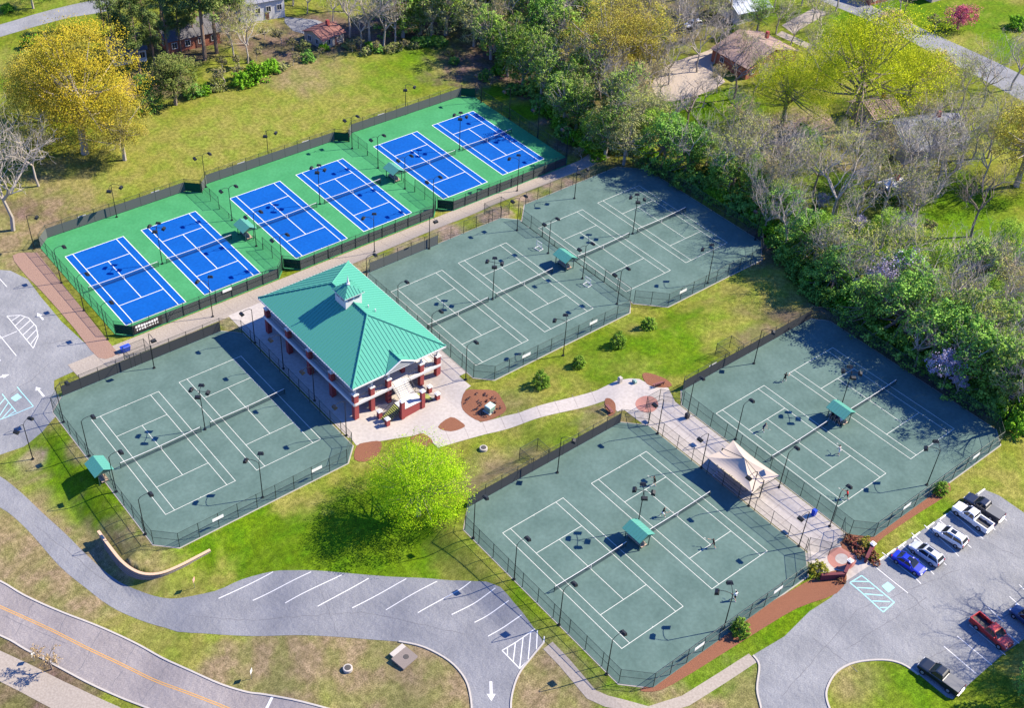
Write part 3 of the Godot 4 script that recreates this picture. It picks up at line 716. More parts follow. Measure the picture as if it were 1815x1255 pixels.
func make_fences():
	fence_kit()
	var all := [0, 1, 2, 3, 4, 5, 6, 7]
	fence("dark chain link fence with grey wind screens beside the brown mulch strip", 0, [3, 4, 5, 6, 7, 0, 1], {0: "grey", 1: "green", 3: "green", 4: "grey", 5: "green", 7: "grey"})
	fence("chain link fence with grey wind screens along the middle pair of blue courts", 1, [3, 4, 5, 7, 0, 1], {0: "grey", 1: "green", 3: "green", 4: "grey", 5: "green", 7: "grey"})
	fence("chain link fence with grey wind screens around the tree shaded blue court", 2, [1, 2, 3, 4, 5, 7, 0], {0: "grey", 1: "green", 4: "grey", 5: "green", 7: "grey"})
	fence("chain link fence on the clay courts beside the green roofed club house", 3, [4, 5, 6, 7, 0], {0: "grey"}, 2.75, {0: 0.5})
	fence("chain link fence around the tree shaded clay courts below the wooded bank", 4, [0, 1, 2, 3, 4, 5], {})
	fence("chain link fence around the clay courts above the curved retaining wall", 5, all, {0: "black"})
	fence("chain link fence with black wind screen on the clay courts above the angled bays", 6, all, {0: "black"})
	fence("chain link fence with black wind screen on the clay courts beside the car row", 7, all, {0: "black"})
	divider("low green divider fence between the mulch side and middle blue courts", 84.5, -186.0, -157.0, -169.6, -4.12)
	divider("low green divider fence between the middle and tree shaded blue courts", 118.2, -186.4, -157.0, -170.0, -4.12)
	divider("dark divider fence between the club house clay courts and the shaded clay courts", 126.8, -142.0, -112.0, -125.9, -2.08)
	gate_box("wire entrance gate opening onto the path beside the white lettered banner", 51.0, 54.6, -149.4, -146.9, -3.75)
	gate_box("wire entrance gate between the path and the upper clay courts", 122.4, 126.4, -147.2, -144.7, -2.1)
	var p := gp(948, 842)
	gate_box("wire entrance gate on the lawn behind the bright green tree", p.x, p.x + 3.4, -91.8, -89.1, T(p.x, -90.3))
	p = gp(1300, 655)
	gate_box("wire entrance gate on the lawn below the wooded bank", p.x, p.x + 3.4, -91.0, -88.3, T(p.x + 1.7, -89.6))
	# tall screens at the ends of the gap between the two upper pads
	var f := thing("plaza_fence", "wire fence with gate closing the concrete walk beside the brick circle", "fence")
	run(f, Vector2(105.7, -86.0), Vector2(107.6, -88.6), 0.3, 2.6); run(f, Vector2(107.6, -88.6), Vector2(110.4, -88.6), 0.3, 2.6); run(f, Vector2(110.4, -88.6), Vector2(112.5, -86.0), 0.3, 2.6, "", true)
	f = thing("plaza_fence", "wire fence with gate at the car park end of the concrete walk", "fence")
	run(f, Vector2(105.7, -55.0), Vector2(107.4, -52.6), 0.3, 2.6); run(f, Vector2(107.4, -52.6), Vector2(110.2, -52.6), 0.3, 2.6); run(f, Vector2(110.2, -52.6), Vector2(112.5, -54.5), 0.3, 2.6, "", true)

# ---- lights on poles ---------------------------------------------------
var pole_kit := {}

func lamp_head(st: SurfaceTool, lens: SurfaceTool, at: Vector3, dir: Vector3):
	var b := Basis.looking_at(dir, Vector3.UP) * Basis(Vector3.RIGHT, -0.35)
	frustum_b(st, at, b, Vector2(0.46, 0.30), Vector2(0.34, 0.20), 0.36)
	var c := at + b * Vector3(0, -0.012, 0)
	var x := b.x * 0.41; var z := b.z * 0.25
	quad(lens, c - x + z, c + x + z, c + x - z, c - x - z)

func frustum_b(st: SurfaceTool, at: Vector3, b: Basis, lo: Vector2, hi: Vector2, h: float):
	var p := []
	for k in 2:
		var e: Vector2 = [lo, hi][k]
		for q in [[1, 1], [1, -1], [-1, -1], [-1, 1]]:
			p.append(at + b * Vector3(q[0] * e.x, k * h, q[1] * e.y))
	hexa(st, p)

func make_pole(kind: String) -> Node3D:
	var o := thing("court_light", "x", "light pole")
	var iron := mat("pole_iron", lin(0.016, 0.018, 0.020), 0.45, 0.4)
	var glass := mat("lamp_glass", lin(0.55, 0.57, 0.60), 0.15)
	var h: float = {"Q": 7.9}.get(kind, 7.0)
	var st := st_new(); tube(st, Vector3(0, -0.3, 0), Vector3(0, h, 0), 0.085, 0.055, 8); done(st, "pole", iron, o)
	st = st_new(); tube(st, Vector3(0, -0.25, 0), Vector3(0, 0.14, 0), 0.22, 0.22, 10); done(st, "base", iron, o)
	var arms := []
	match kind:
		"S": arms = [Vector3(0, 0, -1.75)]
		"V": arms = [Vector3(-1.15, 0, -1.55), Vector3(1.15, 0, -1.55)]
		"T": arms = [Vector3(-1.5, 0, 0), Vector3(1.5, 0, 0)]
		"Q": arms = [Vector3(0.8, 0, 0.95), Vector3(-0.8, 0, 0.95), Vector3(0.8, 0, -0.95), Vector3(-0.8, 0, -0.95)]
	for a in arms:
		var d: Vector3 = a
		st = st_new()
		var top := Vector3(0, h - 0.12, 0)
		if kind == "Q": path_tube(st, [top, top + d + Vector3(0, 0.15, 0)], 0.04)
		else: path_tube(st, [top, top + d * 0.18 + Vector3(0, 0.34, 0), top + d * 0.5 + Vector3(0, 0.46, 0), top + d * 0.85 + Vector3(0, 0.40, 0), top + d + Vector3(0, 0.16, 0)], 0.04)
		done(st, "arm", iron, o)
		st = st_new(); var lens := st_new()
		lamp_head(st, lens, top + d + Vector3(0, -0.12, 0), d.normalized())
		var head := done(st, "lamp_head", iron, o)
		done(lens, "lens", glass, head)
	return o

func pole(u: float, v: float, kind: String, dx: float, dz: float, label: String, group: String):
	var at := gp(u, v)
	for k in PADS.size():
		if Geometry2D.is_point_in_polygon(Vector2(at.x, at.z), octagon(k)):
			at = px(u, v, PADS[k][4])
	var turn := atan2(-dx, -dz) if kind in ["S", "V"] else 0.0
	if not pole_kit.has(kind):
		var o := make_pole(kind); o.position = at; o.rotation.y = turn; pole_kit[kind] = o
		o.set_meta("label", label); o.set_meta("group", group)
	else:
		dup(pole_kit[kind], at, turn, label, group)

func make_poles():
	var where := {"AB": "blue courts beside the mulch strip", "CD": "middle blue courts", "EF": "shaded far blue courts", "GH": "clay courts beside the club house", "IJ": "shaded clay courts under the bank", "KL": "clay courts above the retaining wall", "MN": "clay courts beside the angled bays", "OP": "clay courts beside the car row"}
	var say := {"S": "single lamp pole at the edge of the %s", "V": "twin lamp pole with forked arms behind the %s", "T": "twin lamp pole on the divider fence by the %s", "Q": "four lamp pole between the %s"}
	for q in [["AB", 62, 441, "S", 0.7, 0.7], ["AB", 110, 502, "S", 1, 0], ["AB", 150, 551, "S", 1, 0], ["AB", 192, 602, "S", 1, 0], ["AB", 208, 385, "V", 0, 1], ["AB", 288.6, 468, "Q", 0, 0], ["AB", 378, 561.7, "V", 0, -1],
		["AB", 366, 332, "T", 0, 0], ["AB", 412, 390.6, "T", 0, 0], ["AB", 455, 436.7, "T", 0, 0], ["AB", 501, 478, "T", 0, 0], ["CD", 477, 286.5, "V", 0, 1], ["CD", 567.5, 361.8, "Q", 0, 0], ["CD", 664, 446.6, "V", 0, -1],
		["EF", 624.6, 263.4, "T", 0, 0], ["EF", 670.5, 298, "T", 0, 0], ["EF", 718, 334.8, "T", 0, 0], ["EF", 768, 373.3, "T", 0, 0], ["EF", 719, 203.6, "V", 0, 1], ["EF", 814.4, 265.3, "Q", 0, 0], ["EF", 916.6, 338.6, "V", 0, -1],
		["EF", 853, 181.5, "S", -1, 0], ["EF", 902.3, 210.4, "S", -1, 0], ["EF", 952.4, 243.2, "S", -1, 0], ["EF", 1003.4, 278, "S", -1, 0],
		["GH", 651, 516, "S", 1, 0], ["GH", 706, 565, "S", 1, 0], ["GH", 765, 618, "S", 1, 0], ["GH", 825.5, 673.4, "S", 1, 0], ["GH", 873.2, 530.7, "Q", 0, 0], ["GH", 998, 630.6, "V", 0, -1], ["GH", 761, 441, "S", 0, 1],
		["IJ", 916.4, 408.4, "T", 0, 0], ["IJ", 971.5, 449.2, "T", 0, 0], ["IJ", 1032.2, 494, "T", 0, 0], ["IJ", 1093.4, 538.9, "T", 0, 0], ["IJ", 1121, 414.5, "Q", 0, 0], ["IJ", 1253.6, 502.2, "V", 0, -1], ["IJ", 1338, 425, "S", -1, 0], ["IJ", 1151, 300, "S", -1, 0], ["IJ", 1018, 352, "V", 0, 1],
		["KL", 114.3, 748.4, "S", 1, 0], ["KL", 159.5, 808.4, "S", 1, 0], ["KL", 207.4, 871.8, "S", 1, 0], ["KL", 258.8, 947, "S", 1, 0], ["KL", 364.4, 761.4, "Q", 0, 0], ["KL", 466.4, 882, "V", 0, -1], ["KL", 274.2, 652.5, "S", 0, 1],
		["KL", 452.7, 608, "S", -1, 0], ["KL", 503, 654, "S", -1, 0], ["KL", 558, 710.7, "S", -1, 0], ["KL", 614.4, 772.4, "S", -1, 0],
		["MN", 839, 954, "S", 1, 0], ["MN", 911.1, 1027.4, "S", 1, 0], ["MN", 990.7, 1108, "S", 1, 0], ["MN", 1074.8, 1195.5, "S", 1, 0], ["MN", 1128.6, 939.5, "Q", 0, 0], ["MN", 1281.9, 1115.6, "V", 0, -1], ["MN", 987.8, 838, "S", 0.6, 0.75],
		["MN", 1165, 769, "S", -1, 0], ["MN", 1242.5, 829.8, "S", -1, 0], ["MN", 1326.2, 897.3, "S", -1, 0], ["MN", 1415, 968.5, "S", -1, 0],
		["OP", 1217.4, 739, "S", 1, 0], ["OP", 1303, 779, "S", 1, 0], ["OP", 1380, 864, "S", 1, 0], ["OP", 1469.7, 933, "S", 1, 0], ["OP", 1488, 727, "Q", 0, 0], ["OP", 1641.8, 859.6, "V", 0, -1], ["OP", 1335.7, 644.5, "S", 0.6, 0.75], ["OP", 1598, 640, "S", -1, 0], ["OP", 1778, 755, "S", -1, 0]]:
		pole(q[1], q[2], q[3], q[4], q[5], say[q[3]] % where[q[0]], "lights round the " + where[q[0]])
	var at := gp(59.6, 814)
	dup(pole_kit["T"], at, 0.5, "tall twin lamp street light on the lawn beside the marked car park", "car park lights")

# ---- bench shelters ----------------------------------------------------
var teal_hi: StandardMaterial3D

func make_shelter(at: Vector3, label: String, first: Node3D) -> Node3D:
	if first: return dup(first, at, 0.0, label)
	var o := thing("bench_shelter", label, "shelter", at, 0, "green roofed shelters between the courts")
	var roof := mat("shelter_roof", lin(0.050, 0.215, 0.170), 0.6); var post := mat("shelter_post", lin(0.03, 0.07, 0.06), 0.6); var wood := mat("shelter_bench", lin(0.36, 0.28, 0.21), 0.85)
	var w := 1.45; var l := 1.75; var h0 := 2.15; var h1 := 2.95
	for s in [-1, 1]:
		var st := st_new()
		var a := Vector3(s * w, h0, -l); var b := Vector3(s * w, h0, l); var c := Vector3(0, h1, l); var d := Vector3(0, h1, -l); var up := Vector3(0, 0.05, 0)
		hexa(st, [b, a, d, c, b + up, a + up, d + up, c + up] if s > 0 else [c, d, a, b, c + up, d + up, a + up, b + up])
		var pan := done(st, "roof_panel", roof, o)
		st = st_new()
		for k in 8:
			var z := -l + 0.05 + k * (2 * l - 0.1) / 7.0
			var t := Vector3(0, 0.075, 0)
			tube(st, Vector3(s * w, h0, z) + t, Vector3(0, h1, z) + t, 0.022, 0.022, 4)
		var rb := done(st, "standing_seams", roof, pan); rb.set_meta("kind", "stuff")
		st = st_new()
		tri(st, Vector3(-w, h0, s * (l - 0.1)), Vector3(0, h1, s * (l - 0.1)), Vector3(w, h0, s * (l - 0.1))); done(st, "gable", post, o)
	for x in [-0.85, 0.85]:
		for z in [-1.4, 1.4]:
			var st := st_new(); box(st, Vector3(x, h0 * 0.5 + 0.15, z), Vector3(0.11, h0 + 0.3, 0.11)); done(st, "post", post, o)
	for s in [-1, 1]:
		var st := st_new(); box(st, Vector3(s * 0.3, 0.45, 0), Vector3(0.45, 0.06, 2.9)); done(st, "seat", wood, o)
		st = st_new(); box(st, Vector3(s * 0.3, 0.21, 1.2), Vector3(0.4, 0.42, 0.08)); box(st, Vector3(s * 0.3, 0.21, -1.2), Vector3(0.4, 0.42, 0.08)); done(st, "trestle", post, o)
	var st := st_new(); box(st, Vector3(0, 0.7, 0), Vector3(0.06, 0.9, 2.9)); done(st, "backrest", wood, o)
	return o

func make_shelters():
	var first: Node3D = null
	for q in [[437, 419, -4.12, "green roofed bench shelter between the mulch side and middle blue courts"], [698.7, 317.4, -4.12, "green roofed bench shelter between the middle and shaded blue courts"], [1000, 472, -2.1, "green roofed bench shelter between the club house clay courts and shaded clay courts"],
		[1128, 960, 0.0, "green roofed bench shelter under the four lamp pole beside the angled bay courts"], [1484, 745, 0.56, "green roofed bench shelter with seated players on the courts beside the car row"], [181, 846, 99.0, "green roofed bench shelter on the lawn outside the clay court fence"]]:
		var at := gp(q[0], q[1]) if q[2] > 50 else px(q[0], q[1], q[2])
		var o := make_shelter(at, q[3], first)
		if first == null: first = o
# ---- club house --------------------------------------------------------
func slope(o: Node3D, pts: Array, m: Material, dir: Vector3, gap := 0.62, called := "roof_slope", seam: Material = null):
	# a plane of sheet metal with raised seams running down along dir
	var st := st_new()
	var n: Vector3 = (pts[1] - pts[0]).cross(pts[2] - pts[0]).normalized()
	if n.y < 0: n = -n
	for k in range(1, pts.size() - 1):
		tri(st, pts[0], pts[k], pts[k + 1])
		tri(st, pts[0] - n * 0.08, pts[k + 1] - n * 0.08, pts[k] - n * 0.08)
	var face := done(st, called, m, o)
	st = st_new()
	var across := dir.cross(n).normalized()
	var lo := 1e9; var hi := -1e9
	for p in pts: lo = min(lo, p.dot(across)); hi = max(hi, p.dot(across))
	var t := ceilf(lo / gap) * gap
	var any := false
	while t < hi:
		var hits := []
		for k in pts.size():
			var a: Vector3 = pts[k]; var b: Vector3 = pts[(k + 1) % pts.size()]
			var da := a.dot(across) - t; var db := b.dot(across) - t
			if da * db < 0: hits.append(a.lerp(b, da / (da - db)))
		if hits.size() == 2 and hits[0].distance_to(hits[1]) > 0.3:
			var c: Vector3 = (hits[0] + hits[1]) * 0.5; var l: float = hits[0].distance_to(hits[1])
			var d: Vector3 = (hits[1] - hits[0]).normalized()
			box(st, c + n * 0.03, Vector3(0.055, 0.07, l - 0.05), Basis(d.cross(n).normalized(), n, -d)); any = true
		t += gap
	if any:
		var s := done(st, "standing_seams", seam if seam else m, face); s.set_meta("kind", "stuff")
	return face

func brick_column(o: Node3D, a: float, b: float, y0: float, y1: float, w: float, top: float, called := "brick_column"):
	var brick: Material = mats["brick"]; var white: Material = mats["trim_white"]
	var st := st_new(); box(st, Vector3(a, (y0 + y1) * 0.5, b), Vector3(w, y1 - y0, w)); var c := done(st, called, brick, o)
	st = st_new(); box(st, Vector3(a, y1 + 0.07, b), Vector3(w + 0.16, 0.14, w + 0.16)); frustum(st, y1 + 0.14, y1 + 0.26, Vector2(w * 0.5 + 0.04, w * 0.5 + 0.04), Vector2(w * 0.25, w * 0.25), Vector3(a, 0, b)); done(st, "cap", white, c)
	if top > y1 + 0.3:
		st = st_new(); box(st, Vector3(a, (y1 + 0.2 + top) * 0.5, b), Vector3(0.30, top - y1 - 0.2, 0.30)); done(st, "upper_post", white, c)

func railing(o: Node3D, p: Vector3, q: Vector3, m: Material):
	var st := st_new(); var d := q - p; var n: int = max(2, int(d.length() / 0.32))
	tube(st, p + Vector3(0, 1.0, 0), q + Vector3(0, 1.0, 0), 0.035, 0.035, 5); tube(st, p + Vector3(0, 0.1, 0), q + Vector3(0, 0.1, 0), 0.025, 0.025, 5)
	for i in n + 1: tube(st, p + d * i / n + Vector3(0, 0.02, 0), p + d * i / n + Vector3(0, 1.0, 0), 0.016, 0.016, 4)
	done(st, "railing", m, o)

func flight(o: Node3D, from: Vector3, to: Vector3, wide: Vector3, n: int, m: Material, called: String, nose: Material = null):
	var d := to - from
	var s := Node3D.new(); s.name = called; o.add_child(s, true)
	for i in n:
		var a := from + Vector3(d.x, 0, d.z) * float(i) / n; var b := from + Vector3(d.x, 0, d.z) * float(i + 1) / n
		var y := from.y + d.y * float(i + 1) / n
		var st := st_new(); var c := (a + b) * 0.5
		var run_ := Vector3(d.x, 0, d.z) / n
		var size := Vector3(abs(run_.x) + abs(wide.x), 0.12, abs(run_.z) + abs(wide.z))
		box(st, Vector3(c.x, y - 0.06, c.z), size - Vector3(0.02, 0, 0.02)); done(st, "step", m, s)
		if nose:
			st = st_new(); box(st, Vector3(c.x, y + 0.006, c.z) + run_ * 0.36, Vector3(0.09 if abs(run_.x) > 0.01 else abs(wide.x), 0.012, 0.09 if abs(run_.z) > 0.01 else abs(wide.z))); done(st, "nosing", nose, s)

func wall_windows(o: Node3D, at: Vector3, w: float, h: float, turn: float):
	var f := done(frame_mesh(w, h), "window", mats["trim_white"], o, Transform3D(Basis(Vector3.UP, turn), at))
	var st := st_new(); quad(st, Vector3(-w / 2, -h / 2, 0.02), Vector3(-w / 2, h / 2, 0.02), Vector3(w / 2, h / 2, 0.02), Vector3(w / 2, -h / 2, 0.02)); done(st, "pane", mat("window_glass", lin(0.03, 0.04, 0.05), 0.08), f)

func frame_mesh(w: float, h: float) -> SurfaceTool:
	var st := st_new(); var t := 0.09
	for s in [-1, 1]:
		box(st, Vector3(s * (w / 2 + t / 2), 0, 0.03), Vector3(t, h + t * 2, 0.12)); box(st, Vector3(0, s * (h / 2 + t / 2), 0.031), Vector3(w, t, 0.12))
	box(st, Vector3(0, 0, 0.03), Vector3(0.05, h, 0.07))
	return st

func make_club():
	grainy("brick", lin(0.225, 0.050, 0.050), lin(0.330, 0.085, 0.080), 0.9, 0.9, 2.0, 71, 0.12, 3)
	mat("trim_white", lin(0.55, 0.545, 0.54), 0.7)
	var teal := mat("teal_roof", lin(0.066, 0.262, 0.196), 0.6, 0.0); teal.metallic_specular = 0.15; var teal_d := teal
	var dark := mat("club_dark", lin(0.05, 0.05, 0.055), 0.8); var deckm := grainy("club_deck", lin(0.42, 0.40, 0.38), lin(0.55, 0.53, 0.50), 3.0, 0.9, 0, 72)
	var cream := mat("club_wall", lin(0.40, 0.38, 0.36), 0.85); var iron := mat("rail_iron", lin(0.03, 0.03, 0.035), 0.6)
	var o := thing("club_house", "two storey tennis club house with teal metal hip roof and white cupola", "club house", Vector3.ZERO)
	var A0 := 72.15; var A1 := 89.55; var B0 := -142.9; var B1 := -115.5; var E := 3.4; var R := 7.95; var ra := 80.85; var r0 := -134.15; var r1 := -124.25
	var W := Vector3(A0, E, B0); var S := Vector3(A0, E, B1); var Ee := Vector3(A1, E, B1); var N := Vector3(A1, E, B0); var P := Vector3(ra, R, r0); var Q := Vector3(ra, R, r1)
	slope(o, [W, P, Q, S], teal, (P - Vector3(A0, E, r0)).normalized()); slope(o, [N, Ee, Q, P], teal, (P - Vector3(A1, E, r0)).normalized())
	slope(o, [S, Q, Ee], teal, (Q - Vector3(ra, E, B1)).normalized()); slope(o, [W, N, P], teal, (P - Vector3(ra, E, B0)).normalized())
	for q in [[W, P], [N, P], [S, Q], [Ee, Q], [P, Q]]:
		var st := st_new(); tube(st, q[0] + Vector3(0, 0.06, 0), q[1] + Vector3(0, 0.06, 0), 0.13, 0.13, 6); done(st, "ridge_cap", teal_d, o)
	for q in [[W, S], [S, Ee], [Ee, N], [N, W]]:
		var st := st_new(); var d: Vector3 = q[1] - q[0]
		box(st, (q[0] + q[1]) * 0.5 - Vector3(0, 0.16, 0), Vector3(0.14, 0.26, d.length() - 0.02), Basis.looking_at(d.normalized(), Vector3.UP)); done(st, "gutter", mats["trim_white"], o)
	var st := st_new(); box(st, Vector3((A0 + A1) / 2, E - 0.34, (B0 + B1) / 2), Vector3(A1 - A0 - 0.5, 0.08, B1 - B0 - 0.5)); done(st, "ceiling", mats["trim_white"], o)
	# dormer over the stairs
	var da := Vector3(78.1, 3.45, -115.3); var db := Vector3(83.6, 3.45, -115.3); var top := Vector3(80.85, 4.85, -115.3); var back := Vector3(80.85, 4.85, -118.35)
	slope(o, [da, top, back], teal, Vector3(1, 0.5, 0).normalized(), 0.62, "dormer_slope"); slope(o, [db, back, top], teal, Vector3(-1, 0.5, 0).normalized(), 0.62, "dormer_slope")
	st = st_new(); tri(st, da + Vector3(0.4, 0, -0.05), top + Vector3(0, -0.25, -0.05), db + Vector3(-0.4, 0, -0.05)); done(st, "gable", mat("gable_grey", lin(0.30, 0.31, 0.32), 0.8), o)
	for q in [[da, top], [top, db]]:
		st = st_new(); tube(st, q[0], q[1], 0.10, 0.10, 6); done(st, "barge_board", mats["trim_white"], o)
	st = st_new(); tube(st, top + Vector3(0, 0.06, 0), back + Vector3(0, 0.06, 0), 0.1, 0.1, 6); done(st, "ridge_cap", teal_d, o)
	# cupola
	var c := Vector3(80.9, 0, -129.55)
	st = st_new(); box(st, c + Vector3(0, 7.85, 0), Vector3(3.0, 3.1, 3.0)); var cup := done(st, "cupola", mats["trim_white"], o)
	for k in 4:
		for s in [-1, 1]:
			st = st_new(); box(st, Vector3(s * 0.62, 0, 1.52), Vector3(0.85, 0.7, 0.05)); done(st, "louvre", mat("louvre", lin(0.22, 0.23, 0.25), 0.8), cup, Transform3D(Basis(Vector3.UP, k * PI / 2), c + Vector3(0, 8.85, 0)))
	var y := 9.42; var hw := 1.85; var ap := c + Vector3(0, 10.75, 0)
	for k in 4:
		var b := Basis(Vector3.UP, k * PI / 2)
		slope(cup, [c + b * Vector3(-hw, y, hw), ap, c + b * Vector3(hw, y, hw)], teal, (ap - (c + b * Vector3(0, y, hw))).normalized(), 0.5, "cupola_roof")
	st = st_new(); box(st, c + Vector3(0, 9.36, 0), Vector3(3.72, 0.1, 3.72)); done(st, "cupola_cornice", mats["trim_white"], cup)
	st = st_new(); lathe(st, [[0.32, 10.55], [0.30, 10.8], [0.14, 10.9], [0.18, 11.1], [0.05, 11.9], [0.02, 12.3]], 8, c); done(st, "finial", mats["trim_white"], cup)
	for q in [[82.6, -126.6], [83.1, -125.4]]:
		var hy: float = E + (A1 - q[0]) * (R - E) / (A1 - ra)
		st = st_new(); tube(st, Vector3(q[0], hy - 0.1, q[1]), Vector3(q[0], hy + 0.55, q[1]), 0.1, 0.1, 8); done(st, "vent_pipe", mats["trim_white"], o)
	# columns
	for b in [-142.1, -135.6, -129.3, -122.8, -116.4]:
		brick_column(o, 73.1, b, -4.1, 1.2, 0.78, E - 0.3)
		brick_column(o, 88.6, b, -4.1, 1.2, 0.78, E - 0.3)
	for a in [76.1, 79.2, 85.4]: brick_column(o, a, -116.4, -4.1, 1.2, 0.72, E - 0.3)
	for a in [77.0, 81.0, 85.0]: brick_column(o, a, -142.1, -4.1, 1.2, 0.72, E - 0.3)
	brick_column(o, 83.0, -118.0, -0.5, 1.2, 0.6, E - 0.3)
	# deck, core, lower storey
	st = st_new(); box(st, Vector3(80.85, -0.55, -129.3), Vector3(16.2, 0.3, 26.4)); done(st, "deck", deckm, o)
	for q in [[72.68, -129.3, 0.16, 26.6], [89.02, -129.3, 0.16, 26.6], [80.85, -116.02, 16.1, 0.16], [80.85, -142.58, 16.1, 0.16]]:
		st = st_new(); box(st, Vector3(q[0], -0.55, q[1]), Vector3(q[2], 0.5, q[3])); done(st, "deck_beam", mats["trim_white"], o)
	st = st_new(); box(st, Vector3(80.85, 1.4, -131.0), Vector3(10.2, 3.5, 19.0)); done(st, "core_wall", cream, o)
	st = st_new(); box(st, Vector3(80.85, -2.5, -131.5), Vector3(12.2, 3.6, 19.0)); done(st, "lower_wall", mats["brick"], o)
	for z in [-138, -134.5, -131, -127.5, -124]:
		wall_windows(o, Vector3(75.73, 1.3, z), 1.8, 1.9, -PI / 2); wall_windows(o, Vector3(85.97, 1.3, z), 1.8, 1.9, PI / 2)
	for x in [77.5, 80.85, 84.2]: wall_windows(o, Vector3(x, 1.1, -121.48), 1.9, 2.2, 0)
	for x in [77.2, 80.85, 84.5]: wall_windows(o, Vector3(x, -2.4, -121.98), 1.9, 2.0, 0)
	for q in [[73.1, -142.1, 73.1, -116.4], [88.6, -142.1, 88.6, -116.4], [73.1, -116.4, 79.2, -116.4], [83.0, -116.4, 88.6, -116.4]]:
		railing(o, Vector3(q[0], -0.4, q[1]), Vector3(q[2], -0.4, q[3]), iron)
	# stairs: a wide flight to a landing, then one flight down to each side
	flight(o, Vector3(81.1, -0.42, -115.95), Vector3(81.1, -1.62, -113.9), Vector3(2.9, 0, 0), 7, deckm, "upper_flight")
	st = st_new(); box(st, Vector3(80.6, -1.72, -112.95), Vector3(4.0, 0.2, 1.95)); done(st, "landing", deckm, o)
	var nose := mat("yellow_nosing", lin(0.45, 0.48, 0.12), 0.8)
	flight(o, Vector3(78.6, -1.62, -113.0), Vector3(76.0, -3.4, -113.0), Vector3(0, 0, 1.7), 10, dark, "lower_flight", nose); flight(o, Vector3(82.6, -1.62, -113.0), Vector3(85.3, -3.3, -113.0), Vector3(0, 0, 1.7), 10, dark, "lower_flight", nose)
	st = st_new(); box(st, Vector3(80.6, -2.9, -111.98), Vector3(3.2, 2.6, 0.3)); done(st, "landing_wall", mats["brick"], o)
	st = st_new(); box(st, Vector3(80.6, -1.55, -111.98), Vector3(3.2, 0.1, 0.42)); done(st, "wall_cap", mats["trim_white"], o)
	for q in [[78.7, -112.0, 0.05], [82.5, -112.0, 0.1], [76.0, -112.1, -2.25], [76.0, -114.2, -2.2], [85.4, -112.0, -2.0], [85.4, -114.1, -2.0]]: brick_column(o, q[0], q[1], -4.2, q[2], 0.62, -99.0, "stair_pillar")
	for q in [[79.65, -0.42, -115.95, 79.65, -1.62, -113.9], [82.55, -0.42, -115.95, 82.55, -1.62, -113.9], [78.6, -1.62, -112.15, 76.2, -3.4, -112.15], [82.6, -1.62, -112.15, 85.2, -3.3, -112.15], [78.6, -1.62, -113.9, 76.2, -3.4, -113.9], [82.6, -1.62, -113.9, 85.2, -3.3, -113.9]]:
		railing(o, Vector3(q[0], q[1], q[2]), Vector3(q[3], q[4], q[5]), iron)

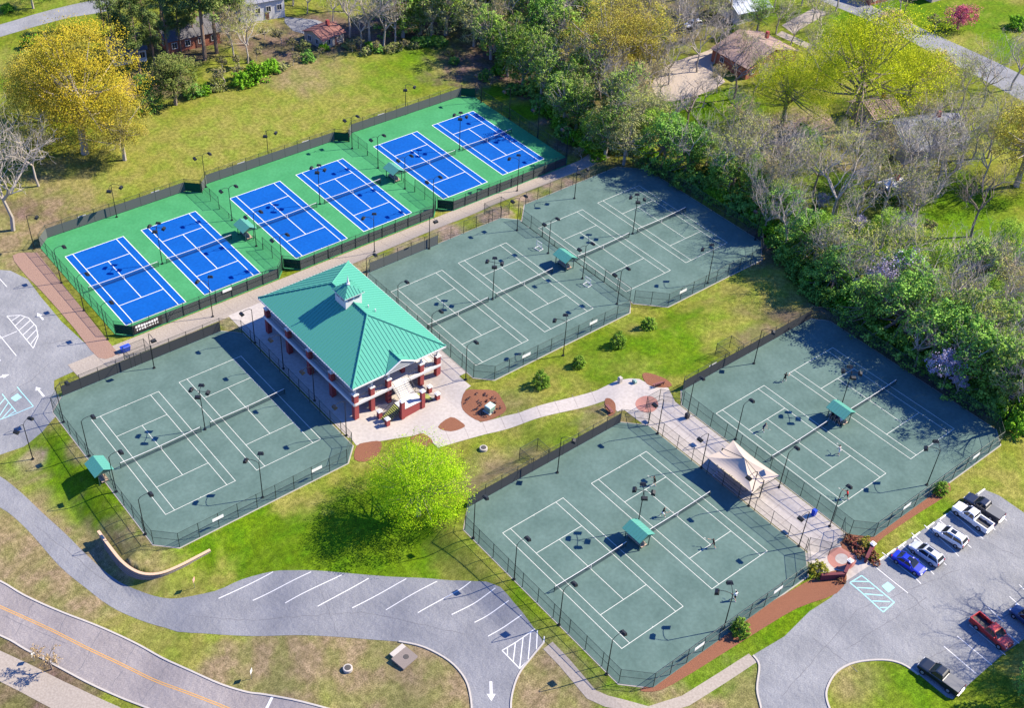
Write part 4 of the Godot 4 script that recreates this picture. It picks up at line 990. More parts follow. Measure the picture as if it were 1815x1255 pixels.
# ---- shade canopy and bleachers ---------------------------------------
func make_canopy():
	var y0 := T(108, -70)
	var o := thing("shade_canopy", "peaked beige fabric shade canopy on posts over the bleachers", "canopy", Vector3(108.2, y0, -69.75))
	var cloth := mat("canopy_cloth", lin(0.37, 0.315, 0.262), 0.9); cloth.backlight_enabled = true; cloth.backlight = Color(0.25, 0.22, 0.2)
	var cor := [Vector3(2.9, 3.1, -4.5), Vector3(2.9, 3.1, 4.5), Vector3(-2.9, 3.1, 4.5), Vector3(-2.9, 3.1, -4.5)]; var ap := Vector3(0, 4.75, 0); var n := 8
	for k in 4:
		var a: Vector3 = cor[k]; var b: Vector3 = cor[(k + 1) % 4]
		var st := st_new()
		var P := func(u: float, v: float) -> Vector3:      # u along the edge, v towards the peak; fabric sags and its edge bows in
			var e := a.lerp(b, u); var mid := sin(PI * u)
			e = e.lerp(Vector3(0, 3.1, 0), 0.10 * mid * (1.0 - v))
			var q := e.lerp(ap, v)
			q.y -= 0.42 * sin(PI * v) * (0.55 + 0.45 * mid)
			return q
		for i in n:
			for j in n:
				quad(st, P.call(float(i) / n, float(j) / n), P.call(float(i + 1) / n, float(j) / n), P.call(float(i + 1) / n, float(j + 1) / n), P.call(float(i) / n, float(j + 1) / n))
		st.set_smooth_group(0)
		done(st, "fabric_panel", cloth, o)
	for s in [-1, 1]:
		var st := st_new(); tube(st, Vector3(0, -0.3, s * 4.0), Vector3(0, 3.5, s * 4.0), 0.09, 0.09, 8); done(st, "post", mats["fence_post"], o)
		st = st_new()
		for t in [-1, 1]: tube(st, Vector3(0, 2.4, s * 4.0), Vector3(t * 2.9, 3.08, s * 4.5), 0.05, 0.05, 6)
		tube(st, Vector3(0, 3.5, s * 4.0), Vector3(0, 4.7, 0), 0.05, 0.05, 6); done(st, "strut", mats["fence_post"], o)
	var bl := thing("bleacher", "metal bleacher benches with dark frames beneath the fabric canopy", "bleacher", Vector3(107.3, y0, -70.2))
	var alu := mat("aluminium", lin(0.42, 0.42, 0.45), 0.4, 0.6); var frame := mat("bleacher_frame", lin(0.06, 0.045, 0.05), 0.6)
	for r in 4:
		var x := -1.0 + r * 0.62; var y := 0.42 + r * 0.3
		var st := st_new(); box(st, Vector3(x, y, 0), Vector3(0.28, 0.05, 5.2)); done(st, "seat", alu, bl)
		st = st_new(); box(st, Vector3(x - 0.32, y - 0.3, 0), Vector3(0.30, 0.04, 5.2)); done(st, "foot_board", alu, bl)
	for z in [-2.4, -0.8, 0.8, 2.4]:
		var st := st_new(); tube(st, Vector3(-1.3, 0.05, z), Vector3(1.1, 1.25, z), 0.04, 0.04, 5); tube(st, Vector3(1.0, 0, z), Vector3(1.0, 2.1, z), 0.04, 0.04, 5); tube(st, Vector3(-1.3, 0.03, z), Vector3(1.0, 0.03, z), 0.035, 0.035, 5); done(st, "frame", frame, bl)
	for y in [1.7, 2.1]:
		var st := st_new(); tube(st, Vector3(1.0, y, -2.5), Vector3(1.0, y, 2.5), 0.03, 0.03, 5); done(st, "guard_rail", frame, bl)

# ---- retaining wall ----------------------------------------------------
func make_retaining_wall():
	var line := curve(wall_line, 4)
	var o := thing("retaining_wall", "curved grey block retaining wall with tan cap below the clay courts", "retaining wall")
	var block := [grainy("wall_block", lin(0.13, 0.11, 0.10), lin(0.22, 0.19, 0.17), 0.7, 0.95, 3.0, 81, 0.1), grainy("wall_block_pale", lin(0.18, 0.16, 0.15), lin(0.28, 0.25, 0.23), 0.7, 0.95, 3.0, 82, 0.1)]
	var cap := grainy("wall_cap", lin(0.38, 0.25, 0.16), lin(0.52, 0.38, 0.27), 0.9, 0.9, 1.0, 83, 0.1)
	var bx := BoxMesh.new(); bx.size = Vector3(0.44, 0.19, 0.30)
	var cx := BoxMesh.new(); cx.size = Vector3(0.58, 0.10, 0.40)
	# pieces set along the curve
	var total := 0.0
	for i in line.size() - 1: total += line[i].distance_to(line[i + 1])
	var count := 0
	var s := 0.25
	while s < total:
		var at := along(line, s); var d: Vector2 = at[1]; var p: Vector2 = at[0]
		var out := d.orthogonal()
		if Geometry2D.is_point_in_polygon(p + out * 0.6, terrace): out = -out
		var lowest := terr(p.x + out.x * 0.7, p.y + out.y * 0.7)
		var turn := Basis(Vector3.UP, -d.angle())
		var y := WALL_Y + 0.08
		var k := 0
		while y > lowest - 0.1 and count < 2000:
			var q := p + d * (0.23 if k % 2 else 0.0) + out * (0.02 * k)
			put(bx, "block", block[(k * 7 + int(s * 13)) % 2], o, Transform3D(turn, Vector3(q.x, y - 0.1, q.y))); count += 1
			y -= 0.20; k += 1
		put(cx, "cap_stone", cap, o, Transform3D(turn * Basis.from_scale(Vector3(0.8, 1, 1)), Vector3(p.x, WALL_Y + 0.13, p.y)))
		s += 0.46
	print("wall blocks ", count)

func along(line: PackedVector2Array, s: float) -> Array:
	for i in line.size() - 1:
		var l := line[i].distance_to(line[i + 1])
		if s <= l: return [line[i].lerp(line[i + 1], s / l), (line[i + 1] - line[i]).normalized()]
		s -= l
	return [line[-1], (line[-1] - line[-2]).normalized()]
# ---- plants ------------------------------------------------------------
var protos := {}

func leaf_mat(key: String, back: Color) -> StandardMaterial3D:
	var m := mat(key, Color.WHITE, 0.7); m.vertex_color_use_as_albedo = true; m.metallic_specular = 0.12; m.roughness = 0.9
	m.backlight_enabled = true; m.backlight = back
	return m

class Leaves:
	var v := PackedVector3Array(); var n := PackedVector3Array(); var c := PackedColorArray()
	func add(p: Vector3, a: Vector3, b: Vector3, col: Color, out := Vector3.UP):
		var nn := a.cross(b).normalized()
		if nn.dot(out) < 0: nn = -nn; b = -b
		nn = (nn * 0.45 + out * 0.55).normalized()
		v.append_array([p - a, p + b, p + a, p - a, p + a, p - b])
		for k in 6: n.append(nn); c.append(col)
	func mesh() -> ArrayMesh:
		var arr := []; arr.resize(Mesh.ARRAY_MAX); arr[Mesh.ARRAY_VERTEX] = v; arr[Mesh.ARRAY_NORMAL] = n; arr[Mesh.ARRAY_COLOR] = c
		var m := ArrayMesh.new(); m.add_surface_from_arrays(Mesh.PRIMITIVE_TRIANGLES, arr)
		return m

func rdir() -> Vector3:
	var z := rng.randf_range(-1, 1); var t := rng.randf() * TAU; var s := sqrt(1 - z * z)
	return Vector3(s * cos(t), z, s * sin(t))

func clump(L: Leaves, p: Vector3, r: float, count: int, size: float, cols: Array, spread := 0.28, flat := 0.0):
	var base: Vector3 = cols[rng.randi() % cols.size()]
	var other: Vector3 = cols[mini(int((rng.randf_range(-spread, spread) / spread + 1.0) * 0.5 * cols.size()), cols.size() - 1)]
	for i in count:
		var d := rdir(); var q := p + d * r * pow(rng.randf(), 0.42) * Vector3(1, 0.75, 1)
		var nrm := (rdir() + d * 0.5 + Vector3(0.55, 0.75 + flat, 0.25)).normalized()
		var a := nrm.cross(rdir()).normalized(); var b := nrm.cross(a)
		var s := size * rng.randf_range(0.6, 1.35)
		var leaf := base.lerp(other, rng.randf_range(0.0, 0.8))   # leaves of one twig differ in hue
		L.add(q, a * s * 0.5, b * s * 0.36, Color(leaf.x, leaf.y, leaf.z), (d + Vector3(0, 0.35, 0)).normalized())

func leafy(called: String, seed_: int, height: float, rad: float, clumps: int, per: int, size: float, cols: Array, bark: Array, clear_trunk := 0.25, back := Color(0.25, 0.28, 0.06), lift := 0.0, squash := 1.0, limb := 5) -> Dictionary:
	rng.seed = seed_
	var L := Leaves.new(); var st := st_new()
	var top := height - rad * 0.9 * squash; var cy := height * (0.5 + clear_trunk * 0.5) + lift
	var ry := (height - height * clear_trunk) * 0.5 * squash
	var trunk_top := Vector3(rng.randf_range(-.3, .3), height * 0.55, rng.randf_range(-.3, .3))
	var r0 := height * 0.022 + 0.05
	tube(st, Vector3(0, -0.4, 0), trunk_top * 0.5, r0 * 1.25, r0, 7); tube(st, trunk_top * 0.5, trunk_top, r0, r0 * 0.6, 7)
	var lobes := []
	for k in 12: lobes.append([rdir(), rng.randf_range(0.62, 1.2)])
	for k in clumps:
		var d := rdir()
		if d.y < -0.8: d.y = -d.y
		var reach := 0.86
		for l in lobes: reach += max(0.0, d.dot(l[0]) - 0.6) * (l[1] - 0.86) * 3.3
		var rr: float = pow(rng.randf(), 0.36) * reach
		var p := Vector3(d.x * rad * rr, cy + d.y * ry * rr, d.z * rad * rr)
		clump(L, p, rad * rng.randf_range(0.10, 0.27), per, size, cols, 0.16)
		if k % limb == 0:
			var from := trunk_top * rng.randf_range(0.45, 1.0); var mid := from.lerp(p, 0.5) + Vector3(0, -0.3, 0)
			tube(st, from, mid, r0 * 0.46, r0 * 0.26, 5, false); tube(st, mid, p, r0 * 0.26, r0 * 0.07, 4, false)
	return {"called": called, "trunk": mesh_of(st), "crown": L.mesh(), "leaf": leaf_mat("leaf_" + called, back), "bark": grainy("bark_%s" % bark[0], bark[1], bark[2], 1.2, 0.95, 3.0, 91, 0.08)}

func bare(called: String, seed_: int, height: float, rad: float, twigs: int, bark: Array, cols := [], sparse := 0, size := 0.3, droop := 0.0) -> Dictionary:
	rng.seed = seed_
	var trunk := st_new(); var st := st_new(); var L := Leaves.new()
	var r0 := height * 0.016 + 0.05
	var queue := [[Vector3(0, -0.3, 0), Vector3(rng.randf_range(-.08, .08), 1, rng.randf_range(-.08, .08)).normalized(), height * 0.34, r0, 0]]
	var made := 0
	while queue.size() and made < twigs:
		var b: Array = queue.pop_front(); made += 1
		var p: Vector3 = b[0]; var d: Vector3 = b[1]; var l: float = b[2]; var r: float = b[3]; var depth: int = b[4]
		var m := p + d * l * 0.5 + rdir() * l * 0.06; var q := p + d * l + rdir() * l * 0.08
		var s := trunk if depth == 0 else st
		var sides := 6 if depth < 2 else 3
		tube(s, p, m, r, r * 0.85, sides, false); tube(s, m, q, r * 0.85, r * 0.66, sides, false)
		if depth > 3 and cols.size() and rng.randi() % 100 < sparse: clump(L, q, rad * 0.09, 10, size, cols)
		if depth >= 7: continue
		var kids := 4 if depth == 0 else 3 if depth < 4 else 2 + rng.randi() % 2
		for k in kids:
			var side := (rdir() * Vector3(1, 0.6, 1)).normalized()
			var nd := (d * (0.62 if depth else 0.55) + side * (0.75 if depth else 0.62) + Vector3.UP * (0.28 - droop * depth * 0.1)).normalized()
			queue.append([q if k < kids - 1 or depth == 0 else m, nd, l * rng.randf_range(0.58, 0.86), max(r * rng.randf_range(0.45, 0.68), 0.011), depth + 1])
	var out := {"called": called, "trunk": mesh_of(trunk), "crown": mesh_of(st), "bark": grainy("bark_%s" % bark[0], bark[1], bark[2], 1.2, 0.95, 3.0, 92, 0.08)}
	if L.v.size(): out["bloom"] = L.mesh(); out["leaf"] = leaf_mat("leaf_" + called, Color(0.2, 0.2, 0.1))
	return out

func pine(called: String, seed_: int, height: float, from: float, rad: float) -> Dictionary:
	rng.seed = seed_
	var st := st_new(); var L := Leaves.new(); var cols := [Vector3(0.095, 0.150, 0.040), Vector3(0.130, 0.185, 0.050), Vector3(0.160, 0.200, 0.060)]
	tube(st, Vector3(0, -0.4, 0), Vector3(0.2, height * 0.5, 0), 0.36, 0.26, 8); tube(st, Vector3(0.2, height * 0.5, 0), Vector3(0.1, height, 0.1), 0.26, 0.05, 7)
	for k in 34:
		var t := rng.randf(); var y := lerpf(height * from, height * 0.98, t); var ang := rng.randf() * TAU
		var l := rad * (1.0 - 0.65 * t) * rng.randf_range(0.55, 1.1)
		var q := Vector3(cos(ang) * l, y + rng.randf_range(-0.3, 0.8), sin(ang) * l)
		tube(st, Vector3(0.15, y - 0.4, 0), q, 0.09, 0.03, 4, false)
		for j in 5: clump(L, q.lerp(Vector3(0, y, 0), j * 0.16) + rdir() * 0.6, rad * 0.2, 50, 0.32, cols, 0.25)
	return {"called": called, "trunk": mesh_of(st), "crown": L.mesh(), "leaf": leaf_mat("leaf_pine", Color(0.08, 0.1, 0.03)), "bark": grainy("bark_pine", lin(0.16, 0.11, 0.085), lin(0.27, 0.20, 0.155), 1.2, 0.95, 3.0, 93, 0.08)}

func mound(called: String, seed_: int, rad: float, height: float, clumps: int, per: int, size: float, cols: Array, back := Color(0.15, 0.2, 0.05)) -> Dictionary:
	rng.seed = seed_
	var L := Leaves.new(); var st := st_new()
	for k in 5: tube(st, Vector3(0, -0.2, 0), Vector3(rng.randf_range(-.5, .5) * rad, height * 0.6, rng.randf_range(-.5, .5) * rad), 0.07, 0.02, 4, false)
	var bump := []
	for k in 7: bump.append([rdir(), rng.randf_range(0.6, 1.25)])
	for k in clumps:
		var d := rdir(); d.y = abs(d.y)
		var reach := 0.85
		for b in bump: reach += max(0.0, d.dot(b[0]) - 0.6) * (b[1] - 0.85) * 2.0
		var rr := pow(rng.randf(), 0.3) * reach
		clump(L, Vector3(d.x * rad * rr, 0.1 + d.y * height * rr * 0.95, d.z * rad * rr), rad * rng.randf_range(0.12, 0.24), per, size, cols, 0.34)
	return {"called": called, "trunk": mesh_of(st), "crown": L.mesh(), "leaf": leaf_mat("leaf_" + called, back), "bark": mats.get("bark_grey", mat("bark_dull", lin(0.18, 0.15, 0.12), 0.9)), "bush": true}

func plant(kind: String, at: Vector3, scale_: Vector3, turn: float, label: String, category: String, group := "") -> Node3D:
	var k: Dictionary = protos[kind]
	var o := thing(k.called, label, category, at, turn, group)
	var b := Transform3D(Basis.from_scale(scale_), Vector3.ZERO)
	put(k.trunk, "stem" if k.has("bush") else "trunk", k.bark, o, b)
	var crown_mat: Material = k.leaf if not k.has("bloom") and k.has("leaf") else k.bark
	put(k.crown, "foliage" if k.has("bush") else "crown", crown_mat, o, b)
	if k.has("bloom"): put(k.bloom, "new_growth", k.leaf, o, b).set_meta("kind", "stuff")
	return o

func make_protos():
	var grey := ["grey", lin(0.27, 0.235, 0.195), lin(0.45, 0.405, 0.345)]
	var brown := ["brown", lin(0.15, 0.12, 0.10), lin(0.27, 0.22, 0.18)]
	protos["lime"] = leafy("maple_tree", 3, 12.0, 8.3, 430, 90, 0.17, [Vector3(0.370, 0.560, 0.016), Vector3(0.270, 0.470, 0.014), Vector3(0.430, 0.590, 0.030)], brown, 0.10, Color(0.7, 0.85, 0.06), 0.0, 1.0, 5)
	protos["golden"] = leafy("golden_oak", 4, 19.0, 8.8, 620, 92, 0.175, [Vector3(0.370, 0.300, 0.022), Vector3(0.320, 0.295, 0.022), Vector3(0.410, 0.310, 0.034), Vector3(0.250, 0.225, 0.040)], grey, -0.04, Color(0.6, 0.5, 0.08), 0.0, 1.0, 14)
	protos["golden2"] = leafy("golden_oak", 14, 15.0, 7.0, 340, 76, 0.18, [Vector3(0.400, 0.360, 0.055), Vector3(0.350, 0.340, 0.050), Vector3(0.340, 0.290, 0.080)], grey, 0.04, Color(0.55, 0.45, 0.08), 0.0, 1.0, 9)
	protos["yellowgreen"] = leafy("spring_oak", 5, 17.0, 9.8, 480, 76, 0.16, [Vector3(0.380, 0.440, 0.018), Vector3(0.310, 0.390, 0.016), Vector3(0.450, 0.470, 0.024)], brown, 0.14, Color(0.6, 0.6, 0.06), 0.0, 1.0, 12)
	protos["copper"] = leafy("copper_budding_tree", 6, 13.0, 5.5, 200, 24, 0.26, [Vector3(0.42, 0.27, 0.13), Vector3(0.36, 0.27, 0.15)], grey, 0.25)
	protos["pink"] = leafy("redbud_tree", 7, 6.0, 4.4, 190, 36, 0.22, [Vector3(0.50, 0.13, 0.18), Vector3(0.42, 0.11, 0.16)], brown, 0.15, Color(0.5, 0.2, 0.25))
	protos["evergreen"] = leafy("evergreen_tree", 8, 11.0, 4.2, 260, 34, 0.28, [Vector3(0.110, 0.260, 0.040), Vector3(0.150, 0.300, 0.050), Vector3(0.190, 0.330, 0.060)], brown, 0.03, Color(0.2, 0.3, 0.06))
	protos["cedar"] = leafy("cedar_tree", 9, 13.0, 4.8, 330, 34, 0.28, [Vector3(0.085, 0.125, 0.030), Vector3(0.120, 0.150, 0.036), Vector3(0.150, 0.165, 0.050)], brown, 0.02, Color(0.1, 0.12, 0.03))
	protos["vine"] = leafy("vine_draped_tree", 10, 13.0, 3.9, 240, 30, 0.28, [Vector3(0.140, 0.260, 0.036), Vector3(0.190, 0.310, 0.046), Vector3(0.230, 0.280, 0.090), Vector3(0.100, 0.190, 0.034)], grey, 0.0, Color(0.15, 0.2, 0.04))
	protos["greysage"] = leafy("budding_tree", 11, 11.0, 4.8, 220, 26, 0.24, [Vector3(0.270, 0.290, 0.110), Vector3(0.320, 0.300, 0.150), Vector3(0.240, 0.280, 0.080)], grey, 0.06)
	protos["bare1"] = bare("bare_tree", 21, 14.0, 6, 900, grey)
	protos["bare2"] = bare("bare_tree", 22, 12.0, 6, 1000, grey)
	protos["bare3"] = bare("bare_tree", 23, 16.0, 6, 900, brown)
	protos["snag"] = bare("bare_tree", 29, 15.0, 4, 60, brown)
	protos["budding1"] = bare("budding_tree", 24, 13.0, 6, 900, grey, [Vector3(0.300, 0.330, 0.060), Vector3(0.260, 0.290, 0.080)], 45, 0.16)
	protos["budding2"] = bare("budding_tree", 25, 11.0, 5, 900, grey, [Vector3(0.340, 0.270, 0.130), Vector3(0.290, 0.270, 0.110)], 40, 0.16)
	protos["wisteria"] = bare("wisteria_tree", 26, 9.0, 6, 1100, grey, [Vector3(0.300, 0.260, 0.440), Vector3(0.370, 0.330, 0.500), Vector3(0.44, 0.41, 0.52)], 34, 0.20)
	protos["fresh"] = leafy("fresh_green_tree", 12, 12.0, 4.8, 240, 46, 0.20, [Vector3(0.240, 0.400, 0.045), Vector3(0.300, 0.440, 0.060), Vector3(0.190, 0.330, 0.045)], grey, 0.12, Color(0.4, 0.5, 0.08))
	protos["pine"] = pine("pine_tree", 28, 22.0, 0.42, 5.2)
	protos["street"] = bare("young_tree", 27, 4.2, 2, 260, brown, [Vector3(0.36, 0.24, 0.10), Vector3(0.40, 0.30, 0.16)], 60, 0.13)
	protos["bush1"] = mound("bush", 31, 2.4, 2.8, 90, 34, 0.24, [Vector3(0.130, 0.300, 0.018), Vector3(0.180, 0.350, 0.026), Vector3(0.090, 0.220, 0.020)])
	protos["bush2"] = mound("bush", 32, 2.6, 3.2, 96, 34, 0.25, [Vector3(0.120, 0.270, 0.046), Vector3(0.160, 0.310, 0.056), Vector3(0.100, 0.210, 0.046)], Color(0.2, 0.3, 0.06))
	protos["bush3"] = mound("bush", 33, 2.3, 2.4, 80, 30, 0.22, [Vector3(0.230, 0.250, 0.080), Vector3(0.190, 0.240, 0.055), Vector3(0.270, 0.260, 0.130)])
	protos["brush"] = bare("thicket", 34, 3.6, 3, 520, grey, [Vector3(0.18, 0.17, 0.07)], 12, 0.25)
	protos["holly"] = mound("clipped_shrub", 35, 1.4, 2.5, 150, 30, 0.14, [Vector3(0.090, 0.190, 0.020), Vector3(0.130, 0.240, 0.028), Vector3(0.180, 0.280, 0.040)])
	protos["redshrub"] = mound("red_shrub", 36, 1.1, 0.9, 40, 18, 0.18, [Vector3(0.20, 0.06, 0.05), Vector3(0.16, 0.07, 0.05), Vector3(0.20, 0.13, 0.06)])
	protos["tuft"] = mound("seedling", 37, 0.28, 0.32, 6, 12, 0.12, [Vector3(0.10, 0.04, 0.06), Vector3(0.07, 0.06, 0.03)])
	protos["yellowbush"] = mound("golden_shrub", 38, 1.5, 2.3, 60, 22, 0.22, [Vector3(0.24, 0.22, 0.03), Vector3(0.16, 0.18, 0.03)])

func spot(kind: String, u: float, v: float, s: float, label: String, category: String, group := "", tall := 1.0):
	rng.seed = int(u * 31 + v * 7)
	plant(kind, gp(u, v), Vector3(s, s * tall, s) * rng.randf_range(0.97, 1.03), rng.randf() * TAU, label, category, group)

func make_plants():
	make_protos()
	# single trees that the photo shows apart
	spot("lime", 742, 914, 1.0, "bright lime green tree standing over the angled parking bays", "tree")
	spot("golden", 152, 272, 1.42, "huge golden olive tree at the edge of the big lawn", "tree")
	spot("golden2", 222, 284, 0.9, "smaller golden tree leaning over the big lawn beside the huge golden tree", "tree")
	spot("golden2", 78, 215, 1.1, "golden tree behind the pale bare tree by the lawn", "tree")
	spot("bare2", 24, 408, 1.75, "large pale grey bare tree beside the brown leaf litter", "tree")
	spot("bare1", -25, 370, 1.5, "pale grey bare tree cut by the frame beside the leaf litter", "tree")
	spot("bare2", 70, 330, 1.1, "small pale bare tree against the golden tree", "tree")
	for q in [[228, 112, 0.68], [250, 132, 0.74], [276, 122, 0.66], [300, 104, 0.72], [322, 92, 0.62], [364, 106, 1.3], [385, 94, 1.25], [345, 78, 0.6], [262, 80, 0.7], [205, 90, 0.7], [240, 60, 0.7], [290, 60, 0.7], [420, 55, 0.6], [185, 50, 0.7]]: spot("pine", q[0], q[1], q[2], "tall pine with long bare trunk in front of the brick house", "tree", "pines by the brick house")
	spot("cedar", 312, 186, 1.0, "dark olive cedar standing on the lawn edge under the pines", "tree")
	spot("evergreen", 262, 190, 0.7, "short dark evergreen between golden tree and cedar", "tree")
	for q in [[455, 142, 1.5], [430, 152, 1.2], [482, 128, 1.1]]: spot("bush1", q[0], q[1], q[2], "bright green bush along the lawn edge below the white house", "bush", "bright bushes below the white house", 1.2)
	for q in [[385, 158, 1.1, "bush3"], [362, 166, 0.9, "bush1"], [415, 140, 1.0, "brush"], [400, 150, 1.2, "brush"], [240, 205, 0.8, "bush1"], [345, 170, 1.0, "bush2"], [60, 85, 1.2, "bush1"], [45, 110, 1.0, "bush2"]]: spot(q[3], q[0], q[1], q[2], "leafy undergrowth along the lawn edge beneath the pines", "bush", "undergrowth under the pines")
	for q in [[440, 112, 0.8, "budding1"], [415, 100, 0.85, "budding2"], [620, 66, 1.0, "budding1"], [655, 78, 1.05, "bare1"], [680, 84, 0.95, "bare2"], [640, 82, 0.8, "bare2"], [700, 80, 0.9, "budding2"], [610, 20, 1.0, "bare1"], [560, -5, 1.0, "bare3"]]: spot(q[3], q[0], q[1], q[2] * 1.2, "grey leafless tree on the lawn edge beside the dark roofed shed", "tree", "grey trees by the shed")
	for q in [[715, 66, 1.05, "vine"], [745, 60, 1.1, "vine"], [765, 66, 0.9, "greysage"], [790, 62, 1.0, "vine"], [690, 50, 1.0, "evergreen"], [730, 30, 1.0, "evergreen"], [655, 84, 0.5, "bush1"], [575, 88, 0.6, "bush1"], [780, 20, 1.1, "vine"], [840, 82, 0.85, "greysage"]]: spot(q[3], q[0], q[1], q[2] * 1.2, "vine draped tree at the head of the big lawn", "tree", "vine trees at the head of the lawn")
	# wood between the courts and the houses
	for q in [[845, 60, 1.0, "bare2"], [870, 105, 0.8, "vine"], [905, 130, 0.75, "vine"], [930, 60, 1.1, "vine"], [955, 95, 1.0, "evergreen"], [880, 40, 1.0, "evergreen"], [990, 70, 1.0, "bare1"], [1000, 110, 0.9, "vine"], [820, 20, 1.1, "vine"], [900, 10, 1.1, "evergreen"], [950, 20, 1.1, "bare2"], [1010, 25, 1.0, "bare1"],
		[965, 150, 0.8, "vine"], [1000, 165, 0.85, "bare2"], [1020, 205, 0.7, "greysage"], [1050, 190, 0.8, "bare1"], [1130, 190, 0.8, "budding2"], [1090, 215, 0.75, "bare2"], [1150, 150, 0.9, "bare2"], [1180, 100, 0.9, "bare1"], [1160, 60, 1.0, "bare2"], [1185, 150, 0.7, "bare2"], [1235, 128, 0.7, "bare1"], [1265, 112, 0.7, "bare2"], [1170, 175, 0.6, "budding2"], [1230, 55, 1.0, "budding1"], [1210, 75, 0.9, "bare2"], [1290, 40, 1.0, "budding1"], [1260, 20, 1.0, "golden2"], [1130, 10, 1.0, "bare2"], [1200, 0, 1.0, "budding2"]]:
		spot(q[3], q[0], q[1], q[2] * 1.3, "slender tree in the dense wood behind the blue courts", "tree", "wood behind the blue courts")
	spot("wisteria", 975, 62, 1.1, "lilac flowering vine on a tree in the wood behind the blue courts", "tree")
	spot("golden2", 1068, 158, 1.35, "broad golden tree rising from the wood beside the gravel drive", "tree"); spot("golden2", 1125, 138, 1.15, "golden tree with grey limbs beside the broad golden one", "tree")
	spot("greysage", 1105, 292, 1.0, "round pale sage tree just above the shaded clay courts", "tree")
	spot("snag", 1217, 232, 1.0, "tall lone snag with stubby limbs on the lawn below the gravel drive", "tree")
	spot("bare3", 1300, 175, 0.95, "bare tree with forked trunk beside the brown roofed house", "tree"); spot("bare1", 1345, 150, 0.8, "bare tree in front of the brown roofed house wall", "tree")
	spot("yellowgreen", 1508, 232, 1.35, "great yellow green tree standing between the two far houses", "tree", "", 1.2); spot("yellowgreen", 1385, 222, 0.95, "slim yellow green tree with several trunks beside the great one", "tree")
	spot("yellowgreen", 1605, 190, 0.85, "yellow green tree behind the great one near the street", "tree")
	spot("copper", 1640, 165, 0.8, "coppery budding tree beside the street corner", "tree"); spot("copper", 1560, 105, 0.9, "coppery budding tree behind the great yellow green tree", "tree")
	spot("snag", 1410, 292, 0.8, "leaning bare trunk on the sandy yard", "tree")
	spot("golden2", 1800, 330, 1.3, "golden tree cut by the frame beside the bright lawn", "tree"); spot("bare3", 1720, 420, 0.95, "dark bare tree with spreading limbs on the bright lawn", "tree")
	spot("pink", 1695, 52, 1.0, "pink flowering tree on the lawn across the street", "tree"); spot("brush", 1655, 58, 1.2, "dark thicket beside the pink flowering tree", "bush"); spot("bush1", 1800, 50, 1.3, "bright green bush across the street cut by the frame", "bush"); spot("snag", 1600, 30, 0.6, "small leafless trunk on the lawn across the street", "tree")
	for q in [[1480, 20, 1.0], [1530, 60, 0.9], [1450, 70, 0.8], [1590, 30, 0.8], [1420, 10, 0.9], [1370, 20, 0.9]]: spot("budding1", q[0], q[1], q[2], "sparse budding tree along the street behind the brown roofed house", "tree", "street trees")
	for q in [[1740, 190, 0.95], [1790, 160, 0.95], [1700, 195, 0.8], [1680, 250, 0.9], [1640, 300, 1.0], [1600, 330, 1.0], [1550, 330, 0.9], [1500, 330, 0.9], [1440, 350, 0.9], [1470, 400, 0.95], [1560, 390, 0.9], [1620, 400, 0.85], [1660, 350, 0.9], [1700, 300, 0.9], [1750, 280, 0.8], [1520, 380, 0.8], [1400, 330, 0.8], [1340, 300, 0.9], [1290, 260, 0.8], [1350, 360, 0.8], [1300, 330, 0.8], [1590, 460, 0.7]]:
		rng.seed = int(q[0] * 3 + q[1]); spot(["bare1", "bare2", "budding2", "bare2", "budding1"][rng.randi() % 5], q[0], q[1], q[2] * 1.25, "grey leafless tree in the yards above the clay courts", "tree", "bare trees in the yards")
	for q in [[1548, 562, 1.2], [1668, 690, 0.8], [1535, 545, 0.8], [1690, 705, 0.5], [1620, 520, 0.5], [1450, 380, 0.5], [1760, 640, 0.6], [1500, 470, 0.5], [1480, 460, 0.5], [1635, 610, 0.5], [1520, 420, 0.5], [1600, 425, 0.5]]: spot("wisteria", q[0], q[1], q[2] * 1.15, "lilac wisteria bloom hanging over the shrubs above the clay courts", "vine", "wisteria in the wood")
